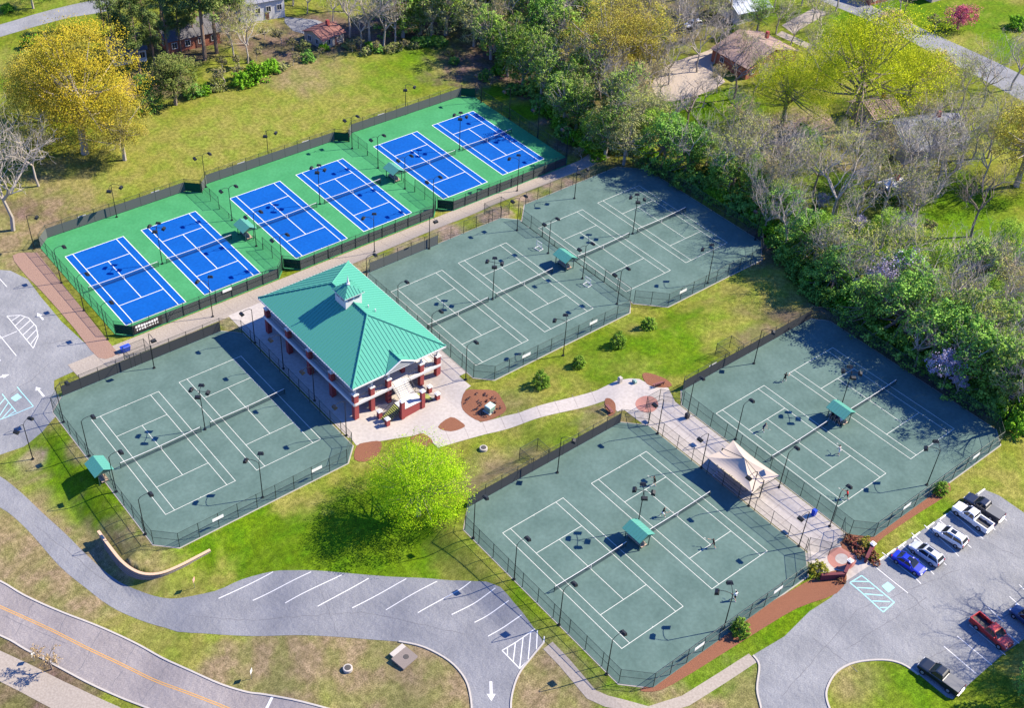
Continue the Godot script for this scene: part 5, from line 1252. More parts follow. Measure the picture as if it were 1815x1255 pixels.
	# understorey, thick along the courts
	var low := [[860, 140, 0.8, 1], [885, 130, 0.9, 0], [910, 165, 0.8, 1], [940, 170, 1.0, 1], [955, 195, 0.9, 1], [975, 205, 1.0, 0], [990, 225, 1.0, 0], [1000, 245, 1.0, 1], [1020, 255, 1.1, 0], [1040, 270, 1.0, 0], [1060, 285, 0.9, 0], [1065, 255, 1.0, 2], [1035, 230, 1.0, 2], [1085, 265, 1.1, 2], [1130, 270, 1.0, 0], [1150, 285, 1.0, 0], [1165, 300, 0.9, 1], [1190, 310, 1.1, 1],
		[1210, 330, 1.1, 1], [1230, 335, 1.2, 1], [1250, 345, 1.1, 1], [1275, 360, 1.1, 0], [1300, 370, 1.2, 1], [1320, 385, 1.2, 1], [1345, 400, 1.2, 1], [1365, 420, 1.3, 0], [1385, 440, 1.3, 1], [1400, 465, 1.3, 1], [1420, 490, 1.3, 1], [1440, 515, 1.3, 1], [1460, 540, 1.2, 1], [1490, 555, 1.2, 0], [1515, 575, 1.2, 1], [1540, 590, 1.2, 1], [1565, 605, 1.2, 0], [1595, 625, 1.2, 1], [1620, 640, 1.2, 1],
		[1650, 660, 1.2, 0], [1675, 675, 1.2, 1], [1700, 695, 1.2, 0], [1725, 710, 1.2, 1], [1750, 730, 1.2, 1], [1780, 740, 1.2, 0], [1800, 765, 1.1, 0], [1810, 720, 1.2, 1], [1400, 410, 1.1, 1], [1430, 440, 1.2, 1], [1460, 470, 1.2, 0], [1480, 500, 1.2, 1], [1500, 520, 1.2, 1], [1530, 540, 1.1, 1], [1570, 570, 1.2, 1], [1610, 590, 1.2, 0], [1640, 610, 1.2, 2], [1680, 640, 1.2, 2], [1710, 650, 1.2, 0], [1740, 670, 1.2, 1],
		[1770, 690, 1.2, 2], [1660, 560, 1.1, 0], [1640, 530, 1.0, 1], [1690, 590, 1.1, 0], [1720, 610, 1.1, 2], [1760, 640, 1.1, 2], [1790, 600, 1.2, 2], [1590, 540, 1.1, 0], [1300, 300, 1.0, 1], [1330, 330, 1.1, 1], [1260, 310, 1.0, 1], [1230, 300, 0.9, 2], [1370, 380, 1.0, 2], [1350, 330, 0.9, 0], [1440, 390, 1.0, 1], [1580, 360, 1.0, 1], [1720, 480, 0.9, 0], [1790, 450, 1.0, 0], [1680, 450, 0.9, 2], [1620, 480, 1.0, 2], [1560, 480, 1.0, 1], [1530, 450, 1.0, 1], [1500, 430, 0.9, 2],
		[1110, 130, 1.0, 2], [1090, 190, 1.0, 2], [1010, 130, 1.0, 1], [970, 110, 1.0, 1], [930, 100, 1.0, 1], [895, 90, 1.0, 1], [1190, 250, 0.7, 0], [1240, 240, 0.6, 0], [1180, 270, 0.8, 2], [1130, 230, 0.9, 2], [1160, 215, 0.8, 2], [860, 30, 1.1, 1], [1300, 60, 0.8, 0], [1420, 230, 0.6, 0], [1450, 260, 0.8, 0]]
	var names := ["bright leafy bush in the undergrowth above the courts", "dark ivy covered bush in the undergrowth above the courts", "dull sage bush in the undergrowth above the courts"]
	for q in low: spot(["bush1", "bush2", "bush3"][q[3]], q[0], q[1], q[2], names[q[3]], "bush", ["bright undergrowth", "dark undergrowth", "sage undergrowth"][q[3]], 1.15)
	for q in [[1030, 285, 0.9], [1075, 230, 1.0], [1115, 250, 1.0], [960, 130, 0.9], [870, 150, 0.7], [910, 115, 0.8], [1140, 245, 0.9], [1270, 290, 0.9], [1310, 280, 0.9], [1380, 300, 1.0], [1430, 310, 1.0], [1490, 350, 1.0], [1540, 360, 1.0], [1600, 380, 1.0], [1650, 420, 1.0], [1700, 530, 1.0], [1750, 560, 1.1], [1780, 580, 1.1], [1800, 640, 1.1], [1730, 640, 1.0], [1620, 550, 1.0], [1560, 510, 1.0], [1450, 430, 1.0], [1770, 520, 1.0], [1800, 540, 1.0]]: spot("brush", q[0], q[1], q[2], "grey twiggy thicket in the undergrowth above the courts", "thicket", "grey thickets")
	for q in [[1590, 606, 1.1], [1700, 676, 1.05], [1470, 520, 0.8], [1420, 460, 0.85], [1745, 712, 1.0], [1380, 410, 0.8], [1340, 380, 0.7], [1530, 588, 0.9], [1650, 650, 1.05], [1215, 318, 1.0], [1175, 296, 0.95], [1270, 352, 0.85], [1800, 700, 0.8]]: spot("evergreen", q[0], q[1], q[2] * 1.15, "dark evergreen tree on the wooded bank casting shade on the courts", "tree", "evergreens on the bank")
	for q in [[1450, 500, 0.9], [1390, 450, 0.95], [1620, 650, 0.75], [1720, 690, 0.8], [1350, 420, 0.8], [1290, 350, 0.85], [1220, 320, 0.9], [1560, 590, 0.8], [1790, 670, 0.9], [1500, 540, 0.8]]: spot("bare2", q[0], q[1], q[2] * 1.25, "grey leafless tree leaning over the shrubs on the wooded bank", "tree", "bare trees on the bank")
	# the rest of the wood, thick with trees
	for w in [[[[800, 30], [1140, 30], [1180, 150], [1190, 260], [1130, 296], [1060, 285], [960, 190], [860, 120]], 36, "wood behind the blue courts", "slender tree in the dense wood behind the blue courts", ["vine", "bare2", "budding2", "evergreen", "greysage", "bare1", "vine", "budding1"]],
		[[[1200, 275], [1330, 270], [1420, 330], [1640, 330], [1640, 470], [1560, 500], [1480, 520], [1420, 500], [1360, 415], [1250, 340]], 14, "bare trees in the yards", "grey leafless tree in the yards above the clay courts", ["bare2", "budding1", "greysage", "budding1", "bare1", "vine"]],
		[[[1480, 545], [1600, 490], [1700, 540], [1830, 520], [1830, 760], [1640, 655]], 28, "bare trees on the bank", "grey leafless tree leaning over the shrubs on the wooded bank", ["bare2", "budding2", "bare1", "budding1", "evergreen", "vine"]]]:
		var poly := PackedVector2Array()
		for q in w[0]: poly.append(Vector2(q[0], q[1]))
		var n := 0; var tries := 0
		var pick := RandomNumberGenerator.new(); pick.seed = int(w[1]) * 11
		while n < w[1] and tries < 2000:
			tries += 1
			var p := Vector2(pick.randf_range(800, 1830), pick.randf_range(20, 770))
			if not Geometry2D.is_point_in_polygon(p, poly): continue
			n += 1
			var kind: String = w[4][pick.randi() % w[4].size()]
			var leafy_: bool = kind in ["vine", "evergreen", "greysage"]
			spot(kind, p.x, p.y, pick.randf_range(0.75, 1.15), w[3] if not leafy_ else "leafy tree standing among the leafless ones in the " + ["wood behind the blue courts", "yards above the clay courts", "thicket on the bank"][int(w[1] != 36) + int(w[1] == 28)], "tree", w[2] if not leafy_ else "leafy " + String(w[2]))
	for q in [[925, 158, 1.0], [958, 182, 1.0], [990, 208, 0.95], [1020, 232, 0.9], [900, 135, 0.9]]: spot("vine", q[0], q[1], q[2], "vine draped tree at the wood edge shading the far blue court", "tree", "wood edge by the far blue court")
	for q in [[1500, 548, 1.3], [1556, 598, 1.2], [1612, 632, 1.3], [1668, 668, 1.2], [1718, 702, 1.2], [1770, 728, 1.3], [1440, 505, 1.2], [1395, 455, 1.2], [1640, 590, 1.2], [1690, 620, 1.2], [1740, 655, 1.1], [1800, 740, 1.3], [1580, 520, 1.1], [1330, 395, 1.0], [1260, 352, 1.0], [1190, 306, 0.9], [1700, 560, 1.2], [1760, 600, 1.2], [1410, 400, 1.0], [1470, 440, 1.1], [1545, 430, 1.0], [1600, 400, 1.0], [1380, 340, 1.0]]: spot("bush1", q[0], q[1], q[2], names[0], "bush", "bright undergrowth", 1.2)
	for q in [[880, 70, 0.9], [925, 112, 0.8], [1005, 188, 0.8], [1045, 258, 0.7], [1150, 262, 0.75], [1165, 240, 0.6], [1330, 350, 0.8], [1370, 395, 0.8], [1440, 470, 0.9], [1500, 500, 0.8], [1580, 560, 0.9], [1640, 600, 0.9], [1700, 640, 0.9], [1760, 680, 0.9], [1800, 620, 1.0], [1730, 580, 0.9], [1480, 380, 0.8], [1560, 440, 0.7], [1650, 500, 0.7], [1310, 310, 0.7], [840, 40, 0.9], [1770, 470, 0.8], [1420, 290, 0.7], [1250, 295, 0.7]]: spot("fresh", q[0], q[1], q[2], "fresh light green tree among the grey woods above the courts", "tree", "fresh green trees in the wood")
	for q in [[440, 80, 0.8, "budding1"], [470, 70, 0.7, "brush"], [500, 78, 1.0, "brush"], [520, 90, 1.1, "brush"], [540, 88, 0.9, "bush3"], [520, 10, 0.9, "bare1"], [545, 25, 0.8, "budding2"], [590, 40, 0.9, "bare2"], [480, 20, 0.8, "bare1"], [620, 85, 0.8, "bush3"], [640, 90, 0.9, "brush"], [672, 92, 0.9, "brush"], [700, 88, 0.9, "bush3"], [740, 80, 0.8, "bush2"], [770, 76, 0.8, "bush1"], [60, 15, 0.8, "fresh"], [15, 20, 0.8, "bush1"], [120, -5, 0.8, "bare1"], [410, 30, 0.8, "evergreen"], [395, 120, 0.9, "brush"], [425, 118, 1.0, "brush"], [455, 108, 0.9, "brush"]]: spot(q[3], q[0], q[1], q[2], "scrub growing round the far houses beyond the big lawn", "scrub", "scrub round the far houses")
	for q in [[1640, 296, 0.8], [1690, 306, 0.8], [1722, 282, 0.9], [1600, 300, 0.8], [1570, 262, 0.7], [1660, 320, 0.9]]: spot("budding1", q[0], q[1], q[2], "budding tree in front of the blue grey roofed house", "tree", "trees before the blue grey roof")
	for q in [[1310, 118, 0.75, "budding1"], [1285, 95, 0.8, "bare1"], [1350, 160, 0.7, "bare2"], [1390, 150, 0.8, "budding2"], [1425, 120, 0.8, "budding1"], [1445, 150, 0.8, "bare1"], [1400, 85, 0.8, "bare2"], [1375, 60, 0.8, "budding1"], [1330, 185, 0.7, "bare1"], [1270, 165, 0.7, "budding2"], [1300, 215, 0.7, "bare2"], [1250, 70, 0.9, "budding1"], [1440, 40, 0.8, "bare2"], [1340, 60, 0.8, "fresh"], [1245, 190, 0.6, "bare2"], [1460, 280, 0.7, "budding1"], [1520, 290, 0.7, "bare1"], [1620, 230, 0.7, "budding2"], [1660, 215, 0.7, "budding1"], [1700, 160, 0.8, "bare2"], [1760, 230, 0.8, "budding1"], [1740, 330, 0.8, "bare1"]]: spot(q[3], q[0], q[1], q[2], "thin tree screening the houses beyond the gravel drive", "tree", "trees round the far houses")
	for q in [[498, 124, 0.8], [520, 116, 0.9], [545, 108, 0.8], [565, 102, 0.7], [625, 92, 0.8], [648, 96, 0.8], [668, 92, 0.7], [690, 92, 0.8], [712, 90, 0.8], [735, 84, 0.8], [758, 80, 0.8], [782, 80, 0.8], [798, 96, 0.7], [806, 112, 0.6]]: spot(["bush3", "brush", "bush2"][int(q[0]) % 3], q[0], q[1], q[2], "scrub closing off the head of the big lawn", "scrub", "scrub at the head of the lawn")
	# trees outside the frame whose shade falls into it
	for q in [[1950, 1120, 1.45], [1985, 1170, 1.5], [1930, 1210, 1.2], [2010, 1080, 1.5], [1960, 1150, 1.3], [1945, 1090, 1.4], [1975, 1130, 1.6], [1990, 1195, 1.4], [1940, 1165, 1.1], [2020, 1120, 1.7], [1955, 1235, 1.2], [2000, 1150, 1.5]]: spot("bare2", q[0], q[1], q[2], "leafless tree beyond the car park throwing branched shade across its bays", "tree", "trees beyond the car park")
	spot("evergreen", 1830, 1262, 0.9, "dark evergreen beyond the grass island beside the car park", "tree")
	# shrubs
	var shr := [[958, 683, 1.15, "round clipped shrub beside the mulch bed with seedlings"], [1026, 648, 0.9, "small round clipped shrub second along the lawn row"], [1094, 612, 1.1, "round clipped shrub third along the lawn row"], [1149, 582, 1.05, "round clipped shrub at the far end of the lawn row"], [1310, 1120, 1.1, "dark round shrub beside the twin lamp pole on the mulch strip"], [1665, 873, 0.9, "dark round shrub under the fence beside the pale stop row"]]
	for q in shr: spot("holly", q[0], q[1], q[2], q[3], "shrub", "")
	spot("yellowbush", 1447, 1015, 1.0, "golden green upright shrub beside the brick entrance wall", "shrub"); spot("yellowbush", 1530, 968, 0.7, "small golden shrub among red shrubs by the plaza entrance", "shrub")
	for q in [[1505, 958, 1.0], [1518, 972, 1.1], [1525, 985, 0.9], [1545, 985, 0.9], [1550, 998, 0.8], [1490, 1030, 0.7]]: spot("redshrub", q[0], q[1], q[2], "low reddish shrub in the mulch at the plaza entrance", "shrub", "red shrubs at the plaza entrance")
	spot("street", 93, 1186, 1.1, "young budding tree in the verge beside the main road", "tree")
	rng.seed = 500
	for k in 30:
		var t := rng.randf() * TAU; var r := sqrt(rng.randf())
		plant("tuft", gp(857 + cos(t) * r * 33, 719 + sin(t) * r * 22), Vector3.ONE * rng.randf_range(0.8, 1.3), t, "tiny dark seedling planted in the large mulch bed", "seedling", "seedlings in the mulch bed")
# ---- houses ------------------------------------------------------------
func house(label: String, pa: Array, pb: Array, depth: float, h: float, rise: float, wall: Material, roof: Material, along_front := true, called := "house", windows := 4):
	# front wall runs between two photo pixels on the ground; the house stands behind it
	var a := gp(pa[0], pa[1]); var b := gp(pb[0], pb[1]); var d := Vector2(b.x - a.x, b.z - a.z); var w := d.length()
	var y0: float = min(a.y, b.y)
	var o := thing(called, label, "house" if called == "house" else called, Vector3(a.x, y0, a.z), -d.angle())
	var away := Vector2(-d.y, d.x).normalized()
	var s := 1.0
	if (Vector2(a.x, a.z) + away * 3).length() < Vector2(a.x, a.z).length(): s = -1.0
	var z0 := 0.0; var z1 := depth * s; var zc := depth * s * 0.5
	var st := st_new(); box(st, Vector3(w / 2, h / 2 - 0.4, zc), Vector3(w, h + 0.8, depth)); done(st, "wall", wall, o)
	var e := 0.45
	var top := h + rise
	if along_front:
		var r0 := Vector3(-e, top, zc); var r1 := Vector3(w + e, top, zc)
		for k in [-1.0, 1.0]:
			var zz: float = zc + k * (depth / 2 + e)
			slope(o, [Vector3(-e, h, zz), r0, r1, Vector3(w + e, h, zz)], roof, Vector3(0, rise, -k * (depth / 2 + e)).normalized(), 1.4, "roof_slope")
		for x in [0.02, w - 0.02]:
			st = st_new(); tri(st, Vector3(x, h, z0), Vector3(x, top - 0.15, zc), Vector3(x, h, z1)); done(st, "gable", wall, o)
	else:
		var wc := w / 2
		for k in [-1.0, 1.0]:
			var xx: float = wc + k * (wc + e)
			slope(o, [Vector3(xx, h, z0 - e * s), Vector3(wc, top, z0 - e * s), Vector3(wc, top, z1 + e * s), Vector3(xx, h, z1 + e * s)], roof, Vector3(-k * (wc + e), rise, 0).normalized(), 1.4, "roof_slope")
		for z in [0.02 * s, z1 - 0.02 * s]:
			st = st_new(); tri(st, Vector3(0, h, z), Vector3(wc, top - 0.15, z), Vector3(w, h, z)); done(st, "gable", wall, o)
	st = st_new(); box(st, Vector3(w * 0.7, top + 0.3, zc), Vector3(0.7, 1.6, 0.7)); done(st, "chimney", mats["brick"], o)
	for i in windows:
		wall_windows(o, Vector3(w * (i + 0.5) / windows, h * 0.58, -0.06 * s), 1.1, 1.3, 0.0 if s < 0 else PI)
	for i in 2:
		wall_windows(o, Vector3(-0.06, h * 0.58, z1 * (0.3 + 0.4 * i)), 1.0, 1.2, -PI / 2); wall_windows(o, Vector3(w + 0.06, h * 0.58, z1 * (0.3 + 0.4 * i)), 1.0, 1.2, PI / 2)
	st = st_new(); box(st, Vector3(w * 0.5 + 0.9, 1.0, -0.05 * s), Vector3(0.95, 2.0, 0.1)); done(st, "door", mat("house_door", lin(0.12, 0.06, 0.05), 0.6), o)

func make_houses():
	var white := grainy("siding_white", lin(0.52, 0.52, 0.52), lin(0.60, 0.60, 0.60), 2.0, 0.8, 0, 101); var brick := grainy("house_brick", lin(0.24, 0.09, 0.06), lin(0.36, 0.15, 0.10), 1.1, 0.9, 2.0, 102, 0.1)
	var slate := grainy("shingle_grey", lin(0.16, 0.17, 0.20), lin(0.25, 0.26, 0.30), 1.6, 0.95, 2.0, 103, 0.08); var brown := grainy("shingle_brown", lin(0.22, 0.155, 0.135), lin(0.32, 0.24, 0.21), 1.8, 0.95, 2.0, 104, 0.08)
	var dark := grainy("shingle_dark", lin(0.085, 0.085, 0.095), lin(0.15, 0.145, 0.15), 1.6, 0.95, 2.0, 105, 0.08); var rust := grainy("shingle_rust", lin(0.15, 0.07, 0.06), lin(0.25, 0.13, 0.11), 1.6, 0.95, 2.0, 106, 0.08)
	var tan_ := mat("siding_tan", lin(0.36, 0.32, 0.27), 0.85)
	house("white sided house with grey roof beyond the shed", [430, 42], [506, 30], 9.0, 4.8, 2.2, white, slate, true)
	house("dark roofed red brick house behind the tall pines", [300, 96], [392, 76], 9.0, 3.0, 2.4, brick, dark, true)
	house("brick house half hidden behind the huge golden tree", [205, 118], [262, 108], 8.0, 3.0, 2.2, white, dark, true)
	house("low shed with rust brown roof and pale doors on the lawn edge", [574, 89], [610, 74], 6.5, 2.5, 1.3, tan_, rust, true, "shed", 2)
	house("brick ranch house with broad brown shingle roof below the street", [1320, 142], [1408, 108], 11.0, 3.0, 2.6, brick, brown, false)
	house("house with blue grey roof among bare trees beside the bright lawn", [1600, 292], [1712, 268], 12.0, 3.0, 3.4, tan_, slate, true)
	house("small brown roofed house under the great yellow green tree", [1545, 232], [1592, 218], 8.0, 2.8, 2.0, tan_, brown, true)
	house("pale blue roofed house at the top of the gravel drive", [1305, 45], [1362, 30], 9.0, 3.0, 2.2, white, grainy("roof_pale", lin(0.30, 0.34, 0.42), lin(0.42, 0.46, 0.54), 1.6, 0.8, 0, 107), true)
	house("brown roofed house beyond the far street corner", [1540, 10], [1600, -8], 9.0, 3.0, 2.2, brick, dark, true)
	house("grey roofed house on the lawn across the street", [1650, 5], [1730, -18], 9.0, 3.0, 2.2, tan_, dark, true)
	house("small white canvas roofed shed among the bare trees", [1572, 352], [1600, 342], 3.0, 1.8, 0.9, white, mat("canvas_white", lin(0.62, 0.62, 0.62), 0.8), true, "shed", 1)

# ---- vehicles ----------------------------------------------------------
func ring(x: float, hw: float, y0: float, y1: float, r: float) -> Array:   # rounded cross section, 12 points
	var out := []; var c := r * 0.3
	for q in [[hw - r, y0], [hw - c, y0 + c], [hw, y0 + r], [hw, (y0 + y1) * 0.5], [hw * 0.985, y1 - r], [hw * 0.96 - c, y1 - c], [hw * 0.93 - r, y1]]: out.append(Vector3(x, q[1], q[0]))
	for k in range(6, -1, -1):
		var p: Vector3 = out[k]; out.append(Vector3(p.x, p.y, -p.z))
	return out

func loft(st: SurfaceTool, rings: Array):
	for i in rings.size() - 1:
		var a: Array = rings[i]; var b: Array = rings[i + 1]; var n := a.size()
		for k in n: quad(st, a[k], b[k], b[(k + 1) % n], a[(k + 1) % n])
	for e in [rings[0], rings[-1]]:
		for k in range(1, e.size() - 1): tri(st, e[0], e[k], e[k + 1])

func car(kind: String, label: String, paint: Color, pf: Array, pr: Array, bed := "open", second := Color(-1, 0, 0)):
	# nose and tail are photo pixels on the ground under the car
	var f := gp(pf[0], pf[1]); var r := gp(pr[0], pr[1]); var d := Vector2(f.x - r.x, f.z - r.z)
	var mid := (f + r) * 0.5; mid.y = T(mid.x, mid.z) + 0.03
	var o := thing({"suv": "sport_utility_vehicle", "sedan": "sedan_car", "pickup": "pickup_truck"}[kind], label, "pickup" if kind == "pickup" else "car", mid, -d.angle())
	var key := "paint_%s" % paint.to_html()
	var body := mat(key, paint, 0.35, 0.1); body.clearcoat_enabled = true; body.clearcoat = 0.6; body.clearcoat_roughness = 0.1
	var glass := mat("car_glass", lin(0.012, 0.016, 0.022), 0.06); var tyre := mat("tyre", lin(0.02, 0.02, 0.02), 0.9); var alloy := mat("alloy", lin(0.45, 0.45, 0.47), 0.35, 0.7)
	var black := mat("car_black", lin(0.018, 0.018, 0.02), 0.6); var red := mat("tail_red", lin(0.30, 0.012, 0.012), 0.3); var lampm := mat("head_lamp", lin(0.70, 0.72, 0.75), 0.15); var chrome := mat("chrome", lin(0.6, 0.6, 0.62), 0.2, 0.9)
	var L := {"suv": 4.7, "sedan": 4.65, "pickup": 5.75}[kind] as float; var hw := {"suv": 0.93, "sedan": 0.90, "pickup": 0.98}[kind] as float; var h := L / 2
	var st := st_new(); var low := 0.28 if kind == "sedan" else 0.38
	var hood := {"suv": 1.02, "sedan": 0.88, "pickup": 1.15}[kind] as float; var belt := hood + 0.06
	var prof := []
	match kind:
		"pickup": prof = [[h, 0.80, low + 0.18, hood - 0.25], [h - 0.08, 0.93, low + 0.05, hood - 0.1], [h - 0.5, 0.98, low, hood - 0.02], [h - 1.45, 1.0, low, hood + 0.02], [h - 1.6, 1.0, low, belt], [-0.55, 1.0, low, belt], [-0.62, 1.0, low, belt - 0.02]]
		"suv": prof = [[h, 0.74, low + 0.15, hood - 0.32], [h - 0.1, 0.9, low + 0.02, hood - 0.17], [h - 0.5, 0.97, low, hood - 0.06], [h - 1.25, 1.0, low, hood + 0.03], [0.2, 1.0, low, belt + 0.02], [-h + 0.5, 1.0, low, belt + 0.06], [-h + 0.1, 0.95, low + 0.05, belt], [-h, 0.84, low + 0.15, belt - 0.2]]
		_: prof = [[h, 0.7, low + 0.15, hood - 0.25], [h - 0.1, 0.88, low + 0.02, hood - 0.15], [h - 0.5, 0.97, low, hood - 0.06], [h - 1.3, 1.0, low, hood + 0.03], [0.1, 1.0, low, belt], [-h + 0.9, 1.0, low, belt + 0.02], [-h + 0.15, 0.93, low, belt - 0.02], [-h, 0.8, low + 0.15, belt - 0.2]]
	var rings := []
	for p in prof: rings.append(ring(p[0], hw * p[1], p[2], p[3], 0.13))
	loft(st, rings); st.set_smooth_group(1)
	done(st, "body", body, o)
	# cabin
	var roof := {"suv": 1.68, "sedan": 1.44, "pickup": 1.86}[kind] as float
	var x0: float; var x1: float; var t0: float; var t1: float   # base front/rear, top front/rear
	match kind:
		"pickup": x0 = h - 1.5; t0 = h - 2.25; t1 = -0.35; x1 = -0.55
		"suv": x0 = h - 1.2; t0 = h - 1.95; t1 = -h + 0.5; x1 = -h + 0.12
		_: x0 = h - 1.3; t0 = h - 2.1; t1 = -h + 1.35; x1 = -h + 0.6
	if second.r >= 0: x1 += 0.0
	var bw := hw * 0.93; var tw := hw * 0.74; var B := belt - 0.02
	var c := [Vector3(x0, B, bw), Vector3(x0, B, -bw), Vector3(x1, B, -bw), Vector3(x1, B, bw), Vector3(t0, roof - 0.07, tw), Vector3(t0, roof - 0.07, -tw), Vector3(t1, roof - 0.07, -tw), Vector3(t1, roof - 0.07, tw)]
	st = st_new(); hexa(st, c); done(st, "cabin_glass", glass, o)
	st = st_new()
	var e := Vector3(0, 0.07, 0)
	hexa(st, [c[4] + Vector3(0.06, -0.03, 0.03), c[5] + Vector3(0.06, -0.03, -0.03), c[6] + Vector3(-0.06, -0.03, -0.03), c[7] + Vector3(-0.06, -0.03, 0.03), c[4] + Vector3(-0.12, 0.07, -0.1), c[5] + Vector3(-0.12, 0.07, 0.1), c[6] + Vector3(0.12, 0.07, 0.1), c[7] + Vector3(0.12, 0.07, -0.1)])
	done(st, "roof", body if second.r < 0 else mat("paint_%s" % second.to_html(), second, 0.35), o)
	for s in [1, -1]:
		for q in [[c[0 if s > 0 else 1], c[4 if s > 0 else 5], 0.055], [c[3 if s > 0 else 2], c[7 if s > 0 else 6], 0.08]]:
			st = st_new(); tube(st, q[0], q[1], q[2], q[2], 5); done(st, "pillar", body, o)
		var mb: Vector3 = c[0 if s > 0 else 1].lerp(c[3 if s > 0 else 2], 0.52); var mt: Vector3 = c[4 if s > 0 else 5].lerp(c[7 if s > 0 else 6], 0.45)
		st = st_new(); tube(st, mb, mt, 0.05, 0.05, 5); done(st, "pillar", body, o)
		st = st_new(); box(st, Vector3(x0 - 0.35, B + 0.1, s * (hw + 0.1)), Vector3(0.14, 0.16, 0.2)); done(st, "mirror", body, o)
		st = st_new(); box(st, Vector3(h - 0.12, hood - 0.24, s * hw * 0.68), Vector3(0.2, 0.16, 0.34)); done(st, "headlight", lampm, o)
		st = st_new(); box(st, Vector3(-h + 0.06, belt - 0.18, s * hw * 0.80), Vector3(0.14, 0.34 if kind != "sedan" else 0.16, 0.22)); done(st, "tail_light", red, o)
		for x in [h - 0.92, -h + (1.25 if kind == "pickup" else 0.95)]:
			var wr := 0.40 if kind == "pickup" else 0.34
			st = st_new(); tube(st, Vector3(x, wr, s * (hw - 0.24)), Vector3(x, wr, s * (hw + 0.02)), wr, wr, 14); var w := done(st, "wheel", tyre, o)
			st = st_new(); tube(st, Vector3(x, wr, s * (hw - 0.02)), Vector3(x, wr, s * (hw + 0.03)), wr * 0.62, wr * 0.55, 10); done(st, "rim", alloy, w)
	if kind == "pickup":
		var bx := -h + 0.02; var bl := -0.62
		for q in [[(bx + bl) / 2, hw - 0.09, bl - bx, 0.16], [(bx + bl) / 2, -hw + 0.09, bl - bx, 0.16]]:
			st = st_new(); box(st, Vector3(q[0], (low + belt) / 2, q[1]), Vector3(q[2], belt - low, q[3])); done(st, "bed_side", body, o)
		st = st_new(); box(st, Vector3(bx + 0.05, (low + 0.2 + belt) / 2, 0), Vector3(0.1, belt - low - 0.2, hw * 2 - 0.36)); done(st, "tailgate", body, o)
		st = st_new(); box(st, Vector3((bx + bl) / 2, 0.62, 0), Vector3(bl - bx, 0.1, hw * 2 - 0.36)); done(st, "bed_floor", black, o)
		if bed == "cover":
			st = st_new(); box(st, Vector3((bx + bl) / 2 + 0.03, belt + 0.02, 0), Vector3(bl - bx - 0.1, 0.06, hw * 2 - 0.1)); done(st, "bed_cover", mat("bed_cover", lin(0.085, 0.09, 0.10), 0.6), o)
		st = st_new(); box(st, Vector3(-h - 0.05, low + 0.14, 0), Vector3(0.16, 0.2, hw * 1.8)); done(st, "bumper", chrome, o)
	else:
		st = st_new(); box(st, Vector3(-h - 0.01, low + 0.12, 0), Vector3(0.12, 0.2, hw * 1.6)); done(st, "bumper", black, o)
		st = st_new(); box(st, Vector3((t0 + t1) * 0.5 + 0.45, roof + 0.006, 0), Vector3(0.8, 0.016, tw * 1.1)); done(st, "sunroof", glass, o)
		for s in [1, -1]:
			st = st_new(); box(st, Vector3((t0 + t1) * 0.5, roof + 0.03, s * (tw - 0.12)), Vector3((t0 - t1) * 0.8, 0.03, 0.03)); done(st, "roof_rail", black, o)
	st = st_new(); box(st, Vector3(h - 0.02, hood - 0.36, 0), Vector3(0.08, 0.22, hw * 1.0)); done(st, "grille", black, o)
	st = st_new(); box(st, Vector3(x0 - 0.02, B + 0.015, 0), Vector3(0.12, 0.03, bw * 1.6)); done(st, "wiper_cowl", black, o)
	return o

func make_cars():
	var z := func(x, y): return [1560 + x * .15934, 850 + y * .15934]
	car("sedan", "bright blue hatchback parked nose out beside the silver van", lin(0.004, 0.02, 0.42), z.call(475, 1070), z.call(130, 850))
	car("suv", "silver sport utility vehicle between the blue and white cars", lin(0.42, 0.44, 0.48), z.call(330, 745), z.call(655, 970))
	car("suv", "white sport utility vehicle with dark sunroof in the court side row", lin(0.66, 0.66, 0.66), z.call(590, 560), z.call(925, 765))
	car("pickup", "white pickup with open black bed in the court side row", lin(0.66, 0.66, 0.66), z.call(810, 330), z.call(1200, 590))
	car("pickup", "dark navy pickup with grey bed cover beside the white pickup", lin(0.012, 0.016, 0.03), z.call(920, 225), z.call(1340, 480), "cover")
	var y := func(x, w): return [1560 + x * .18723, 1020 + w * .18723]
	car("pickup", "red pickup with open bed parked nose to the grass", lin(0.36, 0.028, 0.018), y.call(1170, 680), y.call(900, 450))
	car("suv", "dark blue sport utility vehicle cut by the frame beside the red pickup", lin(0.012, 0.03, 0.10), y.call(1230, 330), y.call(1520, 560))
	car("pickup", "black pickup with grey bed cover beside the grass island", lin(0.008, 0.012, 0.018), y.call(360, 850), y.call(750, 1130), "cover")
	car("suv", "white car standing on the drive behind the golden trees", lin(0.62, 0.62, 0.62), [1215, 52], [1240, 44])

